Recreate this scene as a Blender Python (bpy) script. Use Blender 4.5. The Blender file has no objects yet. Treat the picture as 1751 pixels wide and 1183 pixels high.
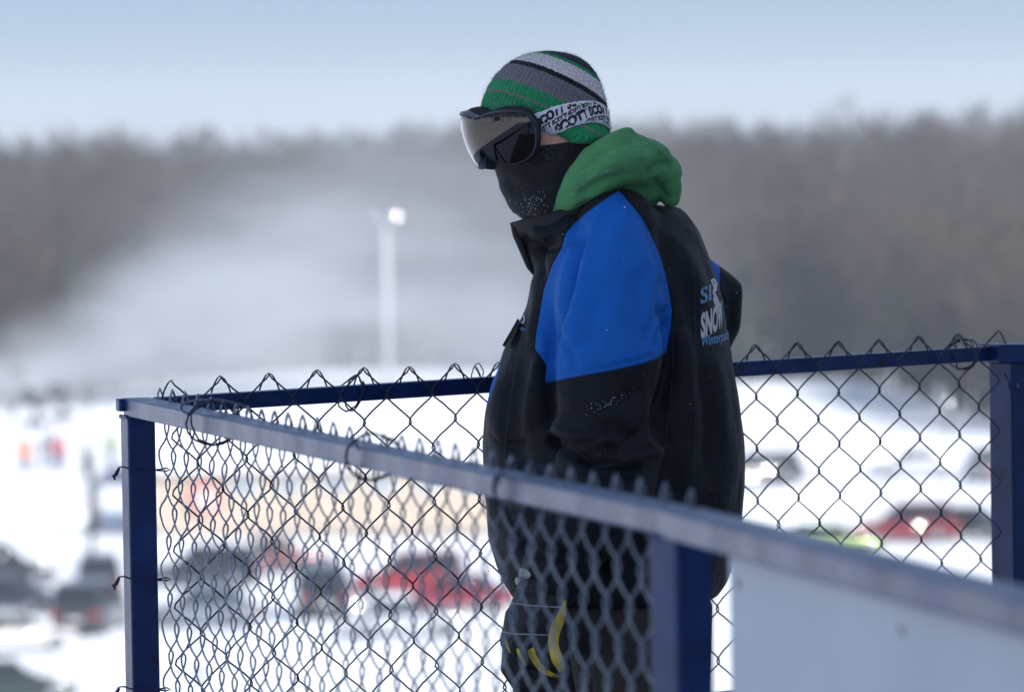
import bpy, bmesh, math, random
import numpy as np
from mathutils import Vector, Matrix
from mathutils.bvhtree import BVHTree

random.seed(7); np.random.seed(7)
scene = bpy.context.scene
COL = scene.collection

# ------------------------------------------------------------------ camera
F_PX, CX, CY = 9727.0, 875.5, 591.5          # 200 mm lens
CAM_Z, PITCH, ROLL = 1.5, math.atan(343.5/9727.0), 0.0165
_r0 = Vector((1, 0, 0)); FW = Vector((0, math.cos(PITCH), -math.sin(PITCH))); _u0 = Vector((0, math.sin(PITCH), math.cos(PITCH)))
IR = _r0*math.cos(ROLL) - _u0*math.sin(ROLL)
IU = _r0*math.sin(ROLL) + _u0*math.cos(ROLL)
CAM = Vector((0, 0, CAM_Z))
cd = bpy.data.cameras.new('camera'); cam = bpy.data.objects.new('camera', cd); COL.objects.link(cam)
cd.sensor_width = 36; cd.lens = F_PX*36/1751; cd.clip_start = 0.1; cd.clip_end = 6000
cam.matrix_world = Matrix(((IR.x, IU.x, -FW.x, 0), (IR.y, IU.y, -FW.y, 0), (IR.z, IU.z, -FW.z, CAM_Z), (0, 0, 0, 1)))
cd.dof.use_dof = True; cd.dof.focus_distance = 9.42; cd.dof.aperture_fstop = 6.3
scene.camera = cam

# ------------------------------------------------------------------ light
SUN_EL, SUN_AZ = math.radians(37), math.radians(-48)     # from the right, a little behind the viewer
sdir = Vector((math.cos(SUN_EL)*math.cos(SUN_AZ), math.cos(SUN_EL)*math.sin(SUN_AZ), math.sin(SUN_EL)))
sl = bpy.data.lights.new('sun', 'SUN'); sl.energy = 4.2; sl.angle = math.radians(0.5); sl.color = (1.0, 0.965, 0.925)
so = bpy.data.objects.new('sun', sl); COL.objects.link(so)
so.rotation_euler = sdir.to_track_quat('Z', 'Y').to_euler()
w = bpy.data.worlds.new('World'); scene.world = w; w.use_nodes = True
SKY_GAIN = 4.0
nt = w.node_tree; bg = nt.nodes['Background']
sky = nt.nodes.new('ShaderNodeTexSky'); sky.sky_type = 'NISHITA'; sky.sun_disc = False
sky.sun_elevation = SUN_EL; sky.sun_rotation = math.pi/2 - SUN_AZ
sky.altitude = 400; sky.air_density = 1.0; sky.dust_density = 0.6; sky.ozone_density = 3.0
# thin high haze: the physical sky is veiled by a pale blue that is lightest at the horizon, all the way round
tcw = nt.nodes.new('ShaderNodeTexCoord'); sep = nt.nodes.new('ShaderNodeSeparateXYZ'); nt.links.new(tcw.outputs['Generated'], sep.inputs[0])
pw = nt.nodes.new('ShaderNodeMath'); pw.operation = 'POWER'; pw.use_clamp = True; nt.links.new(sep.outputs['Z'], pw.inputs[0]); pw.inputs[1].default_value = 0.5
rmp = nt.nodes.new('ShaderNodeValToRGB'); nt.links.new(pw.outputs[0], rmp.inputs['Fac'])
rmp.color_ramp.elements[0].position = 0.0; rmp.color_ramp.elements[0].color = (.60, .72, .90, 1)
rmp.color_ramp.elements[1].position = 1.0; rmp.color_ramp.elements[1].color = (.44, .56, .80, 1)
e = rmp.color_ramp.elements.new(0.09); e.color = (.55, .685, .885, 1)
e = rmp.color_ramp.elements.new(0.17); e.color = (.31, .475, .78, 1)
e = rmp.color_ramp.elements.new(0.35); e.color = (.37, .50, .77, 1)
scl = nt.nodes.new('ShaderNodeVectorMath'); scl.operation = 'SCALE'; scl.inputs[3].default_value = SKY_GAIN; nt.links.new(rmp.outputs['Color'], scl.inputs[0])
tint = nt.nodes.new('ShaderNodeMix'); tint.data_type = 'RGBA'; tint.inputs[0].default_value = 0.85
nt.links.new(sky.outputs[0], tint.inputs[6]); nt.links.new(scl.outputs[0], tint.inputs[7]); nt.links.new(tint.outputs[2], bg.inputs[0])
bg.inputs[1].default_value = 0.13
scene.view_settings.view_transform = 'Standard'; scene.view_settings.look = 'None'
scene.view_settings.gamma = 1; scene.view_settings.exposure = 0.58
scene.view_settings.use_curve_mapping = False
scene.render.engine = 'CYCLES'
cy = scene.cycles
cy.use_denoising = True; cy.volume_bounces = 1; cy.max_bounces = 6; cy.transparent_max_bounces = 8
cy.volume_step_rate = 1.0; cy.volume_max_steps = 96; cy.sample_clamp_indirect = 4

# ------------------------------------------------------------------ helpers
def W(u, v, Y):
    d = FW + IR*((u-CX)/F_PX) + IU*((CY-v)/F_PX)
    return CAM + d*(Y/d.y)
def proj(co):                                   # co (n,3) -> pixel coordinates of the photograph
    q = co - np.array(CAM)
    z = q@np.array(FW)
    return np.stack([CX + F_PX*(q@np.array(IR))/z, CY - F_PX*(q@np.array(IU))/z], 1)
def link(name, me, m=None, parent=None, smooth=True):
    o = bpy.data.objects.new(name, me); COL.objects.link(o)
    if m is not None and not me.materials: me.materials.append(m)
    if parent is not None: o.parent = parent
    if smooth and len(me.polygons): me.polygons.foreach_set('use_smooth', [True]*len(me.polygons))
    return o
def tag(o, label=None, cat=None, group=None, kind=None):
    if label: o['label'] = label
    if cat: o['category'] = cat
    if group: o['group'] = group
    if kind: o['kind'] = kind
    return o
def empty(name, loc, rz=0.0):
    o = bpy.data.objects.new(name, None); COL.objects.link(o); o.empty_display_size = 0.1
    o.location = loc; o.rotation_euler = (0, 0, rz); return o
def adopt(o, root):                             # parent an object built in world space, keeping its place
    o.parent = root; o.matrix_parent_inverse = root.matrix_basis.inverted(); return o
class MB:
    def __init__(s): s.v = []; s.f = []
    def add(s, vs, fs):
        k = len(s.v); s.v += [tuple(p) for p in vs]; s.f += [tuple(i+k for i in f) for f in fs]; return s
    def box(s, x0, x1, y0, y1, z0, z1, M=None):
        vs = [Vector((x, y, z)) for x in (x0, x1) for y in (y0, y1) for z in (z0, z1)]
        if M is not None: vs = [M@p for p in vs]
        return s.add(vs, [(0, 1, 3, 2), (4, 6, 7, 5), (0, 4, 5, 1), (2, 3, 7, 6), (0, 2, 6, 4), (1, 5, 7, 3)])
    def tube(s, pts, r, n=6, caps=True):
        pts = [Vector(p) for p in pts]; rs = r if isinstance(r, (list, tuple)) else [r]*len(pts)
        up = None; vs = []; fs = []
        for i, p in enumerate(pts):
            t = (pts[min(i+1, len(pts)-1)]-pts[max(i-1, 0)])
            t = t.normalized() if t.length > 1e-9 else Vector((0, 0, 1))
            if up is None: up = t.orthogonal().normalized()
            up = (up - t*up.dot(t)); up = up.normalized() if up.length > 1e-6 else t.orthogonal().normalized()
            sd = t.cross(up)
            for j in range(n):
                a = 2*math.pi*j/n
                vs.append(p + (up*math.cos(a)+sd*math.sin(a))*rs[i])
        for i in range(len(pts)-1):
            for j in range(n):
                a, b = i*n+j, i*n+(j+1) % n
                fs.append((a, b, b+n, a+n))
        if caps: fs += [tuple(range(n-1, -1, -1)), tuple((len(pts)-1)*n+j for j in range(n))]
        return s.add(vs, fs)
    def rings(s, rings, cap=True):
        n = len(rings[0]); vs = [p for r in rings for p in r]; fs = []
        for i in range(len(rings)-1):
            for j in range(n):
                a, b = i*n+j, i*n+(j+1) % n
                fs.append((a, b, b+n, a+n))
        if cap: fs += [tuple(range(n-1, -1, -1)), tuple((len(rings)-1)*n+j for j in range(n))]
        return s.add(vs, fs)
    def capsules(s, path, n=14):                # [(point, radius)...] with round ends
        P = [Vector(p) for p, r in path]; R = [r for p, r in path]
        t0 = (P[1]-P[0]).normalized(); t1 = (P[-1]-P[-2]).normalized()
        pts = [P[0]-t0*R[0]*math.cos(a) for a in (0.15, 0.6, 1.1)]; rr = [R[0]*math.sin(a) for a in (0.15, 0.6, 1.1)]
        for i in range(len(P)):
            pts.append(P[i]); rr.append(R[i])
        pts += [P[-1]+t1*R[-1]*math.cos(a) for a in (1.1, 0.6, 0.15)]; rr += [R[-1]*math.sin(a) for a in (1.1, 0.6, 0.15)]
        return s.tube(pts, rr, n)
    def mesh(s, name):
        me = bpy.data.meshes.new(name); me.from_pydata(s.v, [], s.f)
        bm = bmesh.new(); bm.from_mesh(me); bmesh.ops.recalc_face_normals(bm, faces=bm.faces); bm.to_mesh(me); bm.free()
        me.update(); return me
    def obj(s, name, m=None, parent=None, smooth=False, bevel=0, seg=2):
        o = link(name, s.mesh(name), m, parent, smooth)
        if bevel:
            b = o.modifiers.new('bevel', 'BEVEL'); b.width = bevel; b.segments = seg; b.limit_method = 'ANGLE'
        return o
def remesh(mb, voxel, smooth=3, fac=0.5, extra=None):
    me = mb.mesh('tmp'); o = bpy.data.objects.new('tmp', me); COL.objects.link(o)
    r = o.modifiers.new('r', 'REMESH'); r.mode = 'VOXEL'; r.voxel_size = voxel
    if smooth:
        s = o.modifiers.new('s', 'SMOOTH'); s.iterations = smooth; s.factor = fac
    dg = bpy.context.evaluated_depsgraph_get()
    out = bpy.data.meshes.new_from_object(o.evaluated_get(dg)); bpy.data.objects.remove(o); bpy.data.meshes.remove(me)
    out.materials.clear(); return out
def get_co(me):
    a = np.empty(len(me.vertices)*3); me.vertices.foreach_get('co', a); return a.reshape(-1, 3)
def set_co(me, a): me.vertices.foreach_set('co', a.ravel()); me.update()
def get_no(me):
    a = np.empty(len(me.vertices)*3); me.vertices.foreach_get('normal', a); return a.reshape(-1, 3)
def seg_dist(P, poly):                          # distance to a polyline and the share along it
    best = np.full(len(P), 1e9); par = np.zeros(len(P)); poly = np.array(poly, float)
    for i in range(len(poly)-1):
        a, b = poly[i], poly[i+1]; ab = b-a
        t = np.clip(((P-a)@ab)/(ab@ab), 0, 1); d = np.linalg.norm(P-(a+t[:, None]*ab), axis=1)
        m = d < best; best[m] = d[m]; par[m] = (i+t[m])/(len(poly)-1)
    return best, par
def in_poly(P, poly):
    x, y = P[:, 0], P[:, 1]; c = np.zeros(len(P), bool); poly = np.array(poly, float); j = len(poly)-1
    for i in range(len(poly)):
        xi, yi = poly[i]; xj, yj = poly[j]
        c ^= ((yi > y) != (yj > y)) & (x < (xj-xi)*(y-yi)/(yj-yi+1e-12)+xi); j = i
    return c
def signed(P, poly):
    d, _ = seg_dist(P, list(poly)+[poly[0]]); return np.where(in_poly(P, poly), d, -d)
def spline(pts, k=6):                           # Catmull-Rom through 2-D or 3-D points
    P = [np.array(p, float) for p in pts]; P = [2*P[0]-P[1]]+P+[2*P[-1]-P[-2]]; out = []
    for i in range(1, len(P)-2):
        for j in range(k):
            t = j/k; a, b, c, d = P[i-1], P[i], P[i+1], P[i+2]
            out.append(0.5*((2*b)+(c-a)*t+(2*a-5*b+4*c-d)*t*t+(3*b-a-3*c+d)*t**3))
    out.append(P[-2]); return out
def folds(me, items, side=True):
    co = get_co(me); no = get_no(me); uv = proj(co); disp = np.zeros(len(co))
    front = np.clip((0.25-no[:, 1])/0.35, 0, 1) if side else np.ones(len(co))
    for poly, depth, wid in items:
        d, t = seg_dist(uv, [tuple(p) for p in spline(poly, 5)])
        ends = np.clip(np.minimum(t, 1-t)/0.18, 0, 1)**0.7
        disp += depth*np.exp(-d*d/(2*wid*wid))*ends*front
    set_co(me, co+no*disp[:, None])
def attr(me, name, vals):
    a = me.attributes.new(name, 'FLOAT', 'POINT'); a.data.foreach_set('value', np.asarray(vals, dtype=np.float32))
def bvh_of(me):
    me.calc_loop_triangles()
    return BVHTree.FromPolygons([v.co.copy() for v in me.vertices], [tuple(p.vertices) for p in me.polygons])
def hit(bvh, u, v, off=0.001, fallback=9.5):
    d = (W(u, v, 10)-CAM).normalized()
    loc, n, i, ds = bvh.ray_cast(CAM, d)
    if loc is None:
        p = W(u, v, fallback); loc, n, i, ds = bvh.find_nearest(p)
    if n.dot(d) > 0: n = -n
    return loc + n*off
def ribbon(bvh, poly, wid, off=0.0012, k=6, nw=4):   # cloth strip laid on a surface; wid in photo pixels
    pts = spline(poly, k); n = len(pts)
    ws = [np.interp(i/(n-1), np.linspace(0, 1, len(wid)), wid) for i in range(n)] if isinstance(wid, (list, tuple)) else [wid]*n
    mb = MB(); rows = []
    for i, p in enumerate(pts):
        t = pts[min(i+1, n-1)]-pts[max(i-1, 0)]; t = t/np.linalg.norm(t); nn = np.array((-t[1], t[0]))
        rows.append([hit(bvh, *(p+nn*ws[i]*(j/nw-0.5)), off*(1 if 0 < j < nw else 0.1)) for j in range(nw+1)])
    vs = [q for r in rows for q in r]; m = nw+1
    fs = [(i*m+j, i*m+j+1, (i+1)*m+j+1, (i+1)*m+j) for i in range(n-1) for j in range(nw)]
    mb.add(vs, fs); return mb

# ------------------------------------------------------------------ materials
def mat(name, col, rough=0.5, metal=0.0, var=0.0, vscale=8.0, bump=0.0, bscale=200.0, spec=0.5, col2=None, detail=4, coat=0.0, sheen=0.0):
    m = bpy.data.materials.new(name); m.use_nodes = True; N = m.node_tree.nodes; L = m.node_tree.links
    b = N['Principled BSDF']; b.inputs['Base Color'].default_value = (*col, 1); b.inputs['Roughness'].default_value = rough
    b.inputs['Metallic'].default_value = metal; b.inputs['Specular IOR Level'].default_value = spec
    b.inputs['Coat Weight'].default_value = coat; b.inputs['Sheen Weight'].default_value = sheen
    tc = N.new('ShaderNodeTexCoord')
    if var or col2:
        n = N.new('ShaderNodeTexNoise'); n.inputs['Scale'].default_value = vscale; n.inputs['Detail'].default_value = detail
        L.new(tc.outputs['Object'], n.inputs['Vector'])
        rp = N.new('ShaderNodeValToRGB'); c2 = col2 or tuple(min(1, c*(1+var)) for c in col); c1 = col if col2 else tuple(c*(1-var) for c in col)
        rp.color_ramp.elements[0].position = 0.35; rp.color_ramp.elements[1].position = 0.65
        rp.color_ramp.elements[0].color = (*c1, 1); rp.color_ramp.elements[1].color = (*c2, 1)
        L.new(n.outputs['Fac'], rp.inputs['Fac']); L.new(rp.outputs['Color'], b.inputs['Base Color'])
    if bump:
        n2 = N.new('ShaderNodeTexNoise'); n2.inputs['Scale'].default_value = bscale; n2.inputs['Detail'].default_value = 3
        L.new(tc.outputs['Object'], n2.inputs['Vector'])
        bp = N.new('ShaderNodeBump'); bp.inputs['Strength'].default_value = bump; bp.inputs['Distance'].default_value = 0.002
        L.new(n2.outputs['Fac'], bp.inputs['Height']); L.new(bp.outputs['Normal'], b.inputs['Normal'])
    return m
def paint_mat(name, col, rough=0.32):           # brushed-on enamel with runs, chips and grime
    m = mat(name, col, rough, var=0.25, vscale=14, bump=0.35, bscale=45, spec=0.3)
    N = m.node_tree.nodes; L = m.node_tree.links; b = N['Principled BSDF']; tc = [n for n in N if n.type == 'TEX_COORD'][0]
    n = N.new('ShaderNodeTexNoise'); n.inputs['Scale'].default_value = 38; n.inputs['Detail'].default_value = 6
    L.new(tc.outputs['Object'], n.inputs['Vector'])
    rp = N.new('ShaderNodeValToRGB'); rp.color_ramp.elements[0].position = 0.655; rp.color_ramp.elements[1].position = 0.68
    L.new(n.outputs['Fac'], rp.inputs['Fac'])
    mx = N.new('ShaderNodeMix'); mx.data_type = 'RGBA'; mx.inputs[7].default_value = (0.02, 0.02, 0.03, 1)
    L.new(rp.outputs['Color'], mx.inputs[0]); src = b.inputs['Base Color'].links[0].from_socket
    L.new(src, mx.inputs[6]); L.new(mx.outputs[2], b.inputs['Base Color'])
    n3 = N.new('ShaderNodeTexNoise'); n3.inputs['Scale'].default_value = 9; L.new(tc.outputs['Object'], n3.inputs['Vector'])
    mr = N.new('ShaderNodeMapRange'); mr.inputs[3].default_value = rough-0.1; mr.inputs[4].default_value = rough+0.2
    L.new(n3.outputs['Fac'], mr.inputs[0]); L.new(mr.outputs[0], b.inputs['Roughness'])
    return m
M = {}
M['snow'] = mat('snow', (0.84, 0.86, 0.89), 0.7, var=0.05, vscale=0.3, bump=0.5, bscale=3, spec=0.2)
M['blue'] = paint_mat('blue_enamel', (0.009, 0.031, 0.125), .27)
M['wire'] = mat('weathered_wire_lit', (0.34, 0.38, 0.43), 0.5, metal=0.15, var=0.6, vscale=9, col2=(0.14, 0.18, 0.27))  # paler copy for the side section, its reflected light put into the base
M['wire_dark'] = mat('backlit_wire', (0.06, 0.08, 0.09), 0.45, metal=0.35, var=0.6, vscale=9, col2=(0.03, 0.04, 0.08))  # same mesh wire, base darkened because the back section is backlit
M['tie'] = mat('tie_wire', (0.015, 0.02, 0.07), 0.4, metal=0.3)
M['board'] = mat('white_board', (0.54, 0.57, 0.61), 0.6, var=0.06, vscale=3)
M['bark'] = mat('bark', (0.046, 0.036, 0.029), 0.9, var=0.5, vscale=0.2)
M['twig'] = mat('twigs', (0.064, 0.048, 0.036), 0.9, var=0.4, vscale=0.06)
M['conifer'] = mat('conifer_needles', (0.035, 0.055, 0.035), 0.9, var=0.4, vscale=0.1)
M['glass'] = mat('car_glass', (0.015, 0.018, 0.022), 0.06, spec=0.8)
M['rubber'] = mat('rubber', (0.02, 0.02, 0.02), 0.8)
M['chrome'] = mat('chrome', (0.8, 0.8, 0.8), 0.08, metal=1.0)
M['steel'] = mat('galvanised_steel', (0.45, 0.47, 0.5), 0.4, metal=0.7, var=0.15, vscale=5)
M['whitepaint'] = mat('white_paint', (0.75, 0.75, 0.74), 0.4, var=0.06)
M['wood'] = mat('grey_wood', (0.22, 0.18, 0.14), 0.8, var=0.3, vscale=6)
# ------------------------------------------------------------------ terrain
def sstep(a, b, x): t = np.clip((x-a)/(b-a), 0, 1); return t*t*(3-2*t)
LOT = -16.1
def ground(x, y):
    x = np.asarray(x, float); y = np.asarray(y, float)
    z = -0.12 + (LOT+0.12)*sstep(12, 76, y)
    rise = np.clip((y-440)/220, 0, 1)
    z = z + rise*(8.0 + 1.6*sstep(10, 75, x)) + sstep(800, 1900, y)*2.0
    z = z + 0.12*np.sin(x*0.21+y*0.045)*sstep(80, 130, y) + 0.3*np.sin(x*0.08+1.3)*np.sin(y*0.022)*sstep(300, 360, y)
    z = z + sstep(60, 400, -y)*9
    z = z + 1.1*np.exp(-((x+12)/15)**2-((y-425)/13)**2) + 1.0*np.exp(-((x-22)/9)**2-((y-392)/12)**2)
    return z
def axis(fine_lo, fine_hi, step, lo, hi, coarse):
    return np.unique(np.concatenate([np.arange(lo, fine_lo, coarse), np.arange(fine_lo, fine_hi, step), np.arange(fine_hi, hi+1, coarse)]))
gx = axis(-60, 60, 2.0, -1500, 1500, 60); gy = axis(-30, 470, 3.0, -1500, 3000, 60)
X, Y = np.meshgrid(gx, gy); Z = ground(X, Y); nx, ny = len(gx), len(gy)
me = bpy.data.meshes.new('snow_ground')
idx = np.arange(nx*ny).reshape(ny, nx)
fc = np.stack([idx[:-1, :-1], idx[:-1, 1:], idx[1:, 1:], idx[1:, :-1]], -1).reshape(-1, 4)
me.from_pydata(np.stack([X, Y, Z], -1).reshape(-1, 3).tolist(), [], fc.tolist())
tag(link('snow_ground', me, M['snow']), 'snow covered ground falling from the platform to the car park', kind='structure')

# ------------------------------------------------------------------ woods: leafless trees and a few conifers
def bare_tree(seed, h=12.0, nb=16, nt=7):
    rg = random.Random(seed); trunk = MB(); tw = MB()
    lean = Vector((rg.uniform(-.04, .04), rg.uniform(-.04, .04), 1))
    pts = [lean*(h*t) + Vector((rg.uniform(-.12, .12), rg.uniform(-.12, .12), 0))*t for t in (0, .25, .5, .75, .97)]
    trunk.tube(pts, [h*.014, h*.011, h*.008, h*.005, h*.002], 5)
    for i in range(nb):
        t = rg.uniform(.28, .95); a = rg.uniform(0, 6.283); L = h*(.36*(1-t)+.1)*rg.uniform(.7, 1.3)
        p0 = lean*(h*t); d = Vector((math.cos(a), math.sin(a), rg.uniform(.7, 1.5))).normalized()
        p1 = p0+d*L*.55; p2 = p0+d*L+Vector((0, 0, L*.15))
        trunk.tube([p0, p1, p2], [h*.005*(1.2-t), h*.003*(1.2-t), .012], 3, False)
        for k in range(nt):
            q = p0.lerp(p2, rg.uniform(.25, 1)); e = (d+Vector((rg.uniform(-1, 1), rg.uniform(-1, 1), rg.uniform(-.2, 1)))).normalized()*rg.uniform(.6, 1.5)*h/12
            s = e.cross(Vector((rg.uniform(-1, 1), rg.uniform(-1, 1), rg.uniform(-1, 1)))).normalized()*.07*h/12
            tw.add([q-s, q+s, q+e], [(0, 1, 2)]); tw.add([q+e*.3-s*.7, q+e*.3+s*.7, q+e*.6+s.cross(e).normalized()*e.length*.6], [(0, 1, 2)])
    return trunk, tw
def conifer(seed, h=13.0):
    rg = random.Random(seed); trunk = MB(); fo = MB()
    trunk.tube([(0, 0, 0), (0, 0, h*.5), (0, 0, h)], [h*.013, h*.009, .02], 5)
    n = 15
    for i in range(n):
        t = .12+.86*i/n; R = h*.17*(1-t)**.8+.1
        for k in range(9):
            a = rg.uniform(0, 6.283); r = R*rg.uniform(.65, 1.15); z = h*t+rg.uniform(-.2, .2)
            c, s = math.cos(a), math.sin(a); wd = r*.28+.08
            fo.add([(0, 0, z+.35), (c*r*.6-s*wd, s*r*.6+c*wd, z-.1), (c*r, s*r, z-r*.35), (c*r*.6+s*wd, s*r*.6-c*wd, z-.1)], [(0, 1, 2), (0, 2, 3)])
    return trunk, fo
def base_line(s):                               # where the woods begin, by bearing
    return np.interp(s, [-1.2, -.12, -.09, -.01, .03, .0385, .054, .0745, .0848, .095, .12, 1.2],
                        [300, 385, 405, 440, 425, 404, 409, 377, 345, 335, 325, 300])
def scatter(kinds, spots, name, label, mats):
    vs, fs, mi, off = [], [], [], 0
    for (x, y, sc, rz, k) in spots:
        for slot, (V, Fc) in enumerate(kinds[k]):
            c, s = math.cos(rz), math.sin(rz); z0 = float(ground(x, y))-.1
            P = np.empty_like(V); P[:, 0] = (V[:, 0]*c-V[:, 1]*s)*sc+x; P[:, 1] = (V[:, 0]*s+V[:, 1]*c)*sc+y; P[:, 2] = V[:, 2]*sc+z0
            vs.append(P); fs.append(Fc+off); mi += [(0 if slot == 0 else (2 if k >= 3 else 1))]*len(Fc); off += len(V)
    V = np.concatenate(vs); Fc = np.concatenate(fs)
    me = bpy.data.meshes.new(name); me.vertices.add(len(V)); me.vertices.foreach_set('co', V.ravel())
    me.loops.add(len(Fc)*3); me.loops.foreach_set('vertex_index', Fc.ravel().astype(np.int32))
    me.polygons.add(len(Fc)); me.polygons.foreach_set('loop_start', np.arange(0, len(Fc)*3, 3, dtype=np.int32))
    me.update(calc_edges=True)
    for m in mats: me.materials.append(m)
    me.polygons.foreach_set('material_index', np.array(mi, dtype=np.int32))
    o = link(name, me, None, None, False); return tag(o, label, 'woods', kind='stuff')
def tri_np(mb):
    fs = []
    for f in mb.f:
        for i in range(1, len(f)-1): fs.append((f[0], f[i], f[i+1]))
    return np.array(mb.v, float), np.array(fs, int)
protos = [bare_tree(1), bare_tree(2, nb=20), bare_tree(3, nb=13), conifer(4), conifer(5)]
KN = [tuple(tri_np(m) for m in p) for p in protos]
rg = random.Random(11); spots = []
while len(spots) < 3400:
    s = rg.uniform(-.125, .125); yb = float(base_line(s)); y = yb + (rg.random()**1.5)*(690-yb); x = s*y
    k = rg.choice([0, 1, 2, 0, 1, 2, 0, 1, 2, 3]) if y > 560 else rg.choice([0, 1, 2, 0, 1, 2, 0, 1, 2, 1, 2, 0, 0, 4])
    spots.append((x, y, rg.uniform(.8, 1.0), rg.uniform(0, 6.28), k))
scatter(KN, spots, 'woods', 'leafless grey brown woods covering the hillside beyond the snow', [M['bark'], M['twig'], M['conifer']])
spots = []
for i in range(260):                            # woods behind and beside the viewer
    a = rg.uniform(math.radians(165), math.radians(330)); r = rg.uniform(120, 190)
    spots.append((math.cos(a)*r, math.sin(a)*r, rg.uniform(.8, 1.2), rg.uniform(0, 6.28), rg.choice([0, 1, 2, 3])))
scatter(KN, spots, 'woods', 'winter woods behind the viewer, across the snow', [M['bark'], M['twig'], M['conifer']])
# trees that stand out on the skyline
tm = [[p[0].mesh('trunk'), p[1].mesh('crown')] for p in protos]
for i, t in enumerate(tm): t[0].materials.append(M['bark']); t[1].materials.append(M['conifer'] if i >= 3 else M['twig'])
sky_trees = [(1432, 172, 0, 'tallest bare tree above the ridge, right of the man'), (1468, 196, 1, 'bare tree on the ridge just right of the tallest one'),
             (1500, 200, 2, 'spreading bare tree on the ridge between the tallest tree and the right edge'), (1548, 206, 0, 'low bare tree on the ridge right of the spreading one'),
             (1622, 190, 1, 'lone bare tree on the ridge above the right corner post'), (1654, 207, 2, 'small bare tree on the ridge right above the corner post'),
             (1738, 170, 2, 'tall bare tree on the ridge at the right edge'), (1712, 196, 0, 'bare tree on the ridge next to the tall one at the right edge'),
             (1250, 216, 3, 'dark conifer on the ridge right of the green hood'), (1292, 232, 1, 'low bare tree right of the dark conifer on the ridge'),
             (1130, 226, 3, 'small dark conifer on the ridge just behind the hood'), (1370, 226, 4, 'dark conifer left of the tallest bare tree on the ridge'),
             (395, 236, 3, 'dark conifer standing above the ridge left of the snow mist'), (262, 248, 4, 'conifer on the ridge at the far left woods'),
             (575, 238, 3, 'conifer on the ridge above the snow mist'), (655, 242, 4, 'conifer on the ridge above the floodlight'),
             (740, 238, 3, 'conifer on the ridge just left of the goggles'), (95, 252, 1, 'bare tree on the ridge near the left edge')]
for u, v, k, lab in sky_trees:
    Yt = 676 + (k*7) % 11; top = W(u, v+9, Yt); g = float(ground(top.x, Yt))-.1; sc = (top.z-g)/(13.0 if k >= 3 else 12.0)
    t = empty('conifer_tree' if k >= 3 else 'bare_tree', (top.x, Yt, g), u*.7); t.scale = (sc, sc, sc)
    tag(t, lab, 'tree', 'trees along the skyline')
    link('trunk', tm[k][0], None, t, False); link('crown', tm[k][1], None, t, False)['kind'] = 'stuff'

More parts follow.
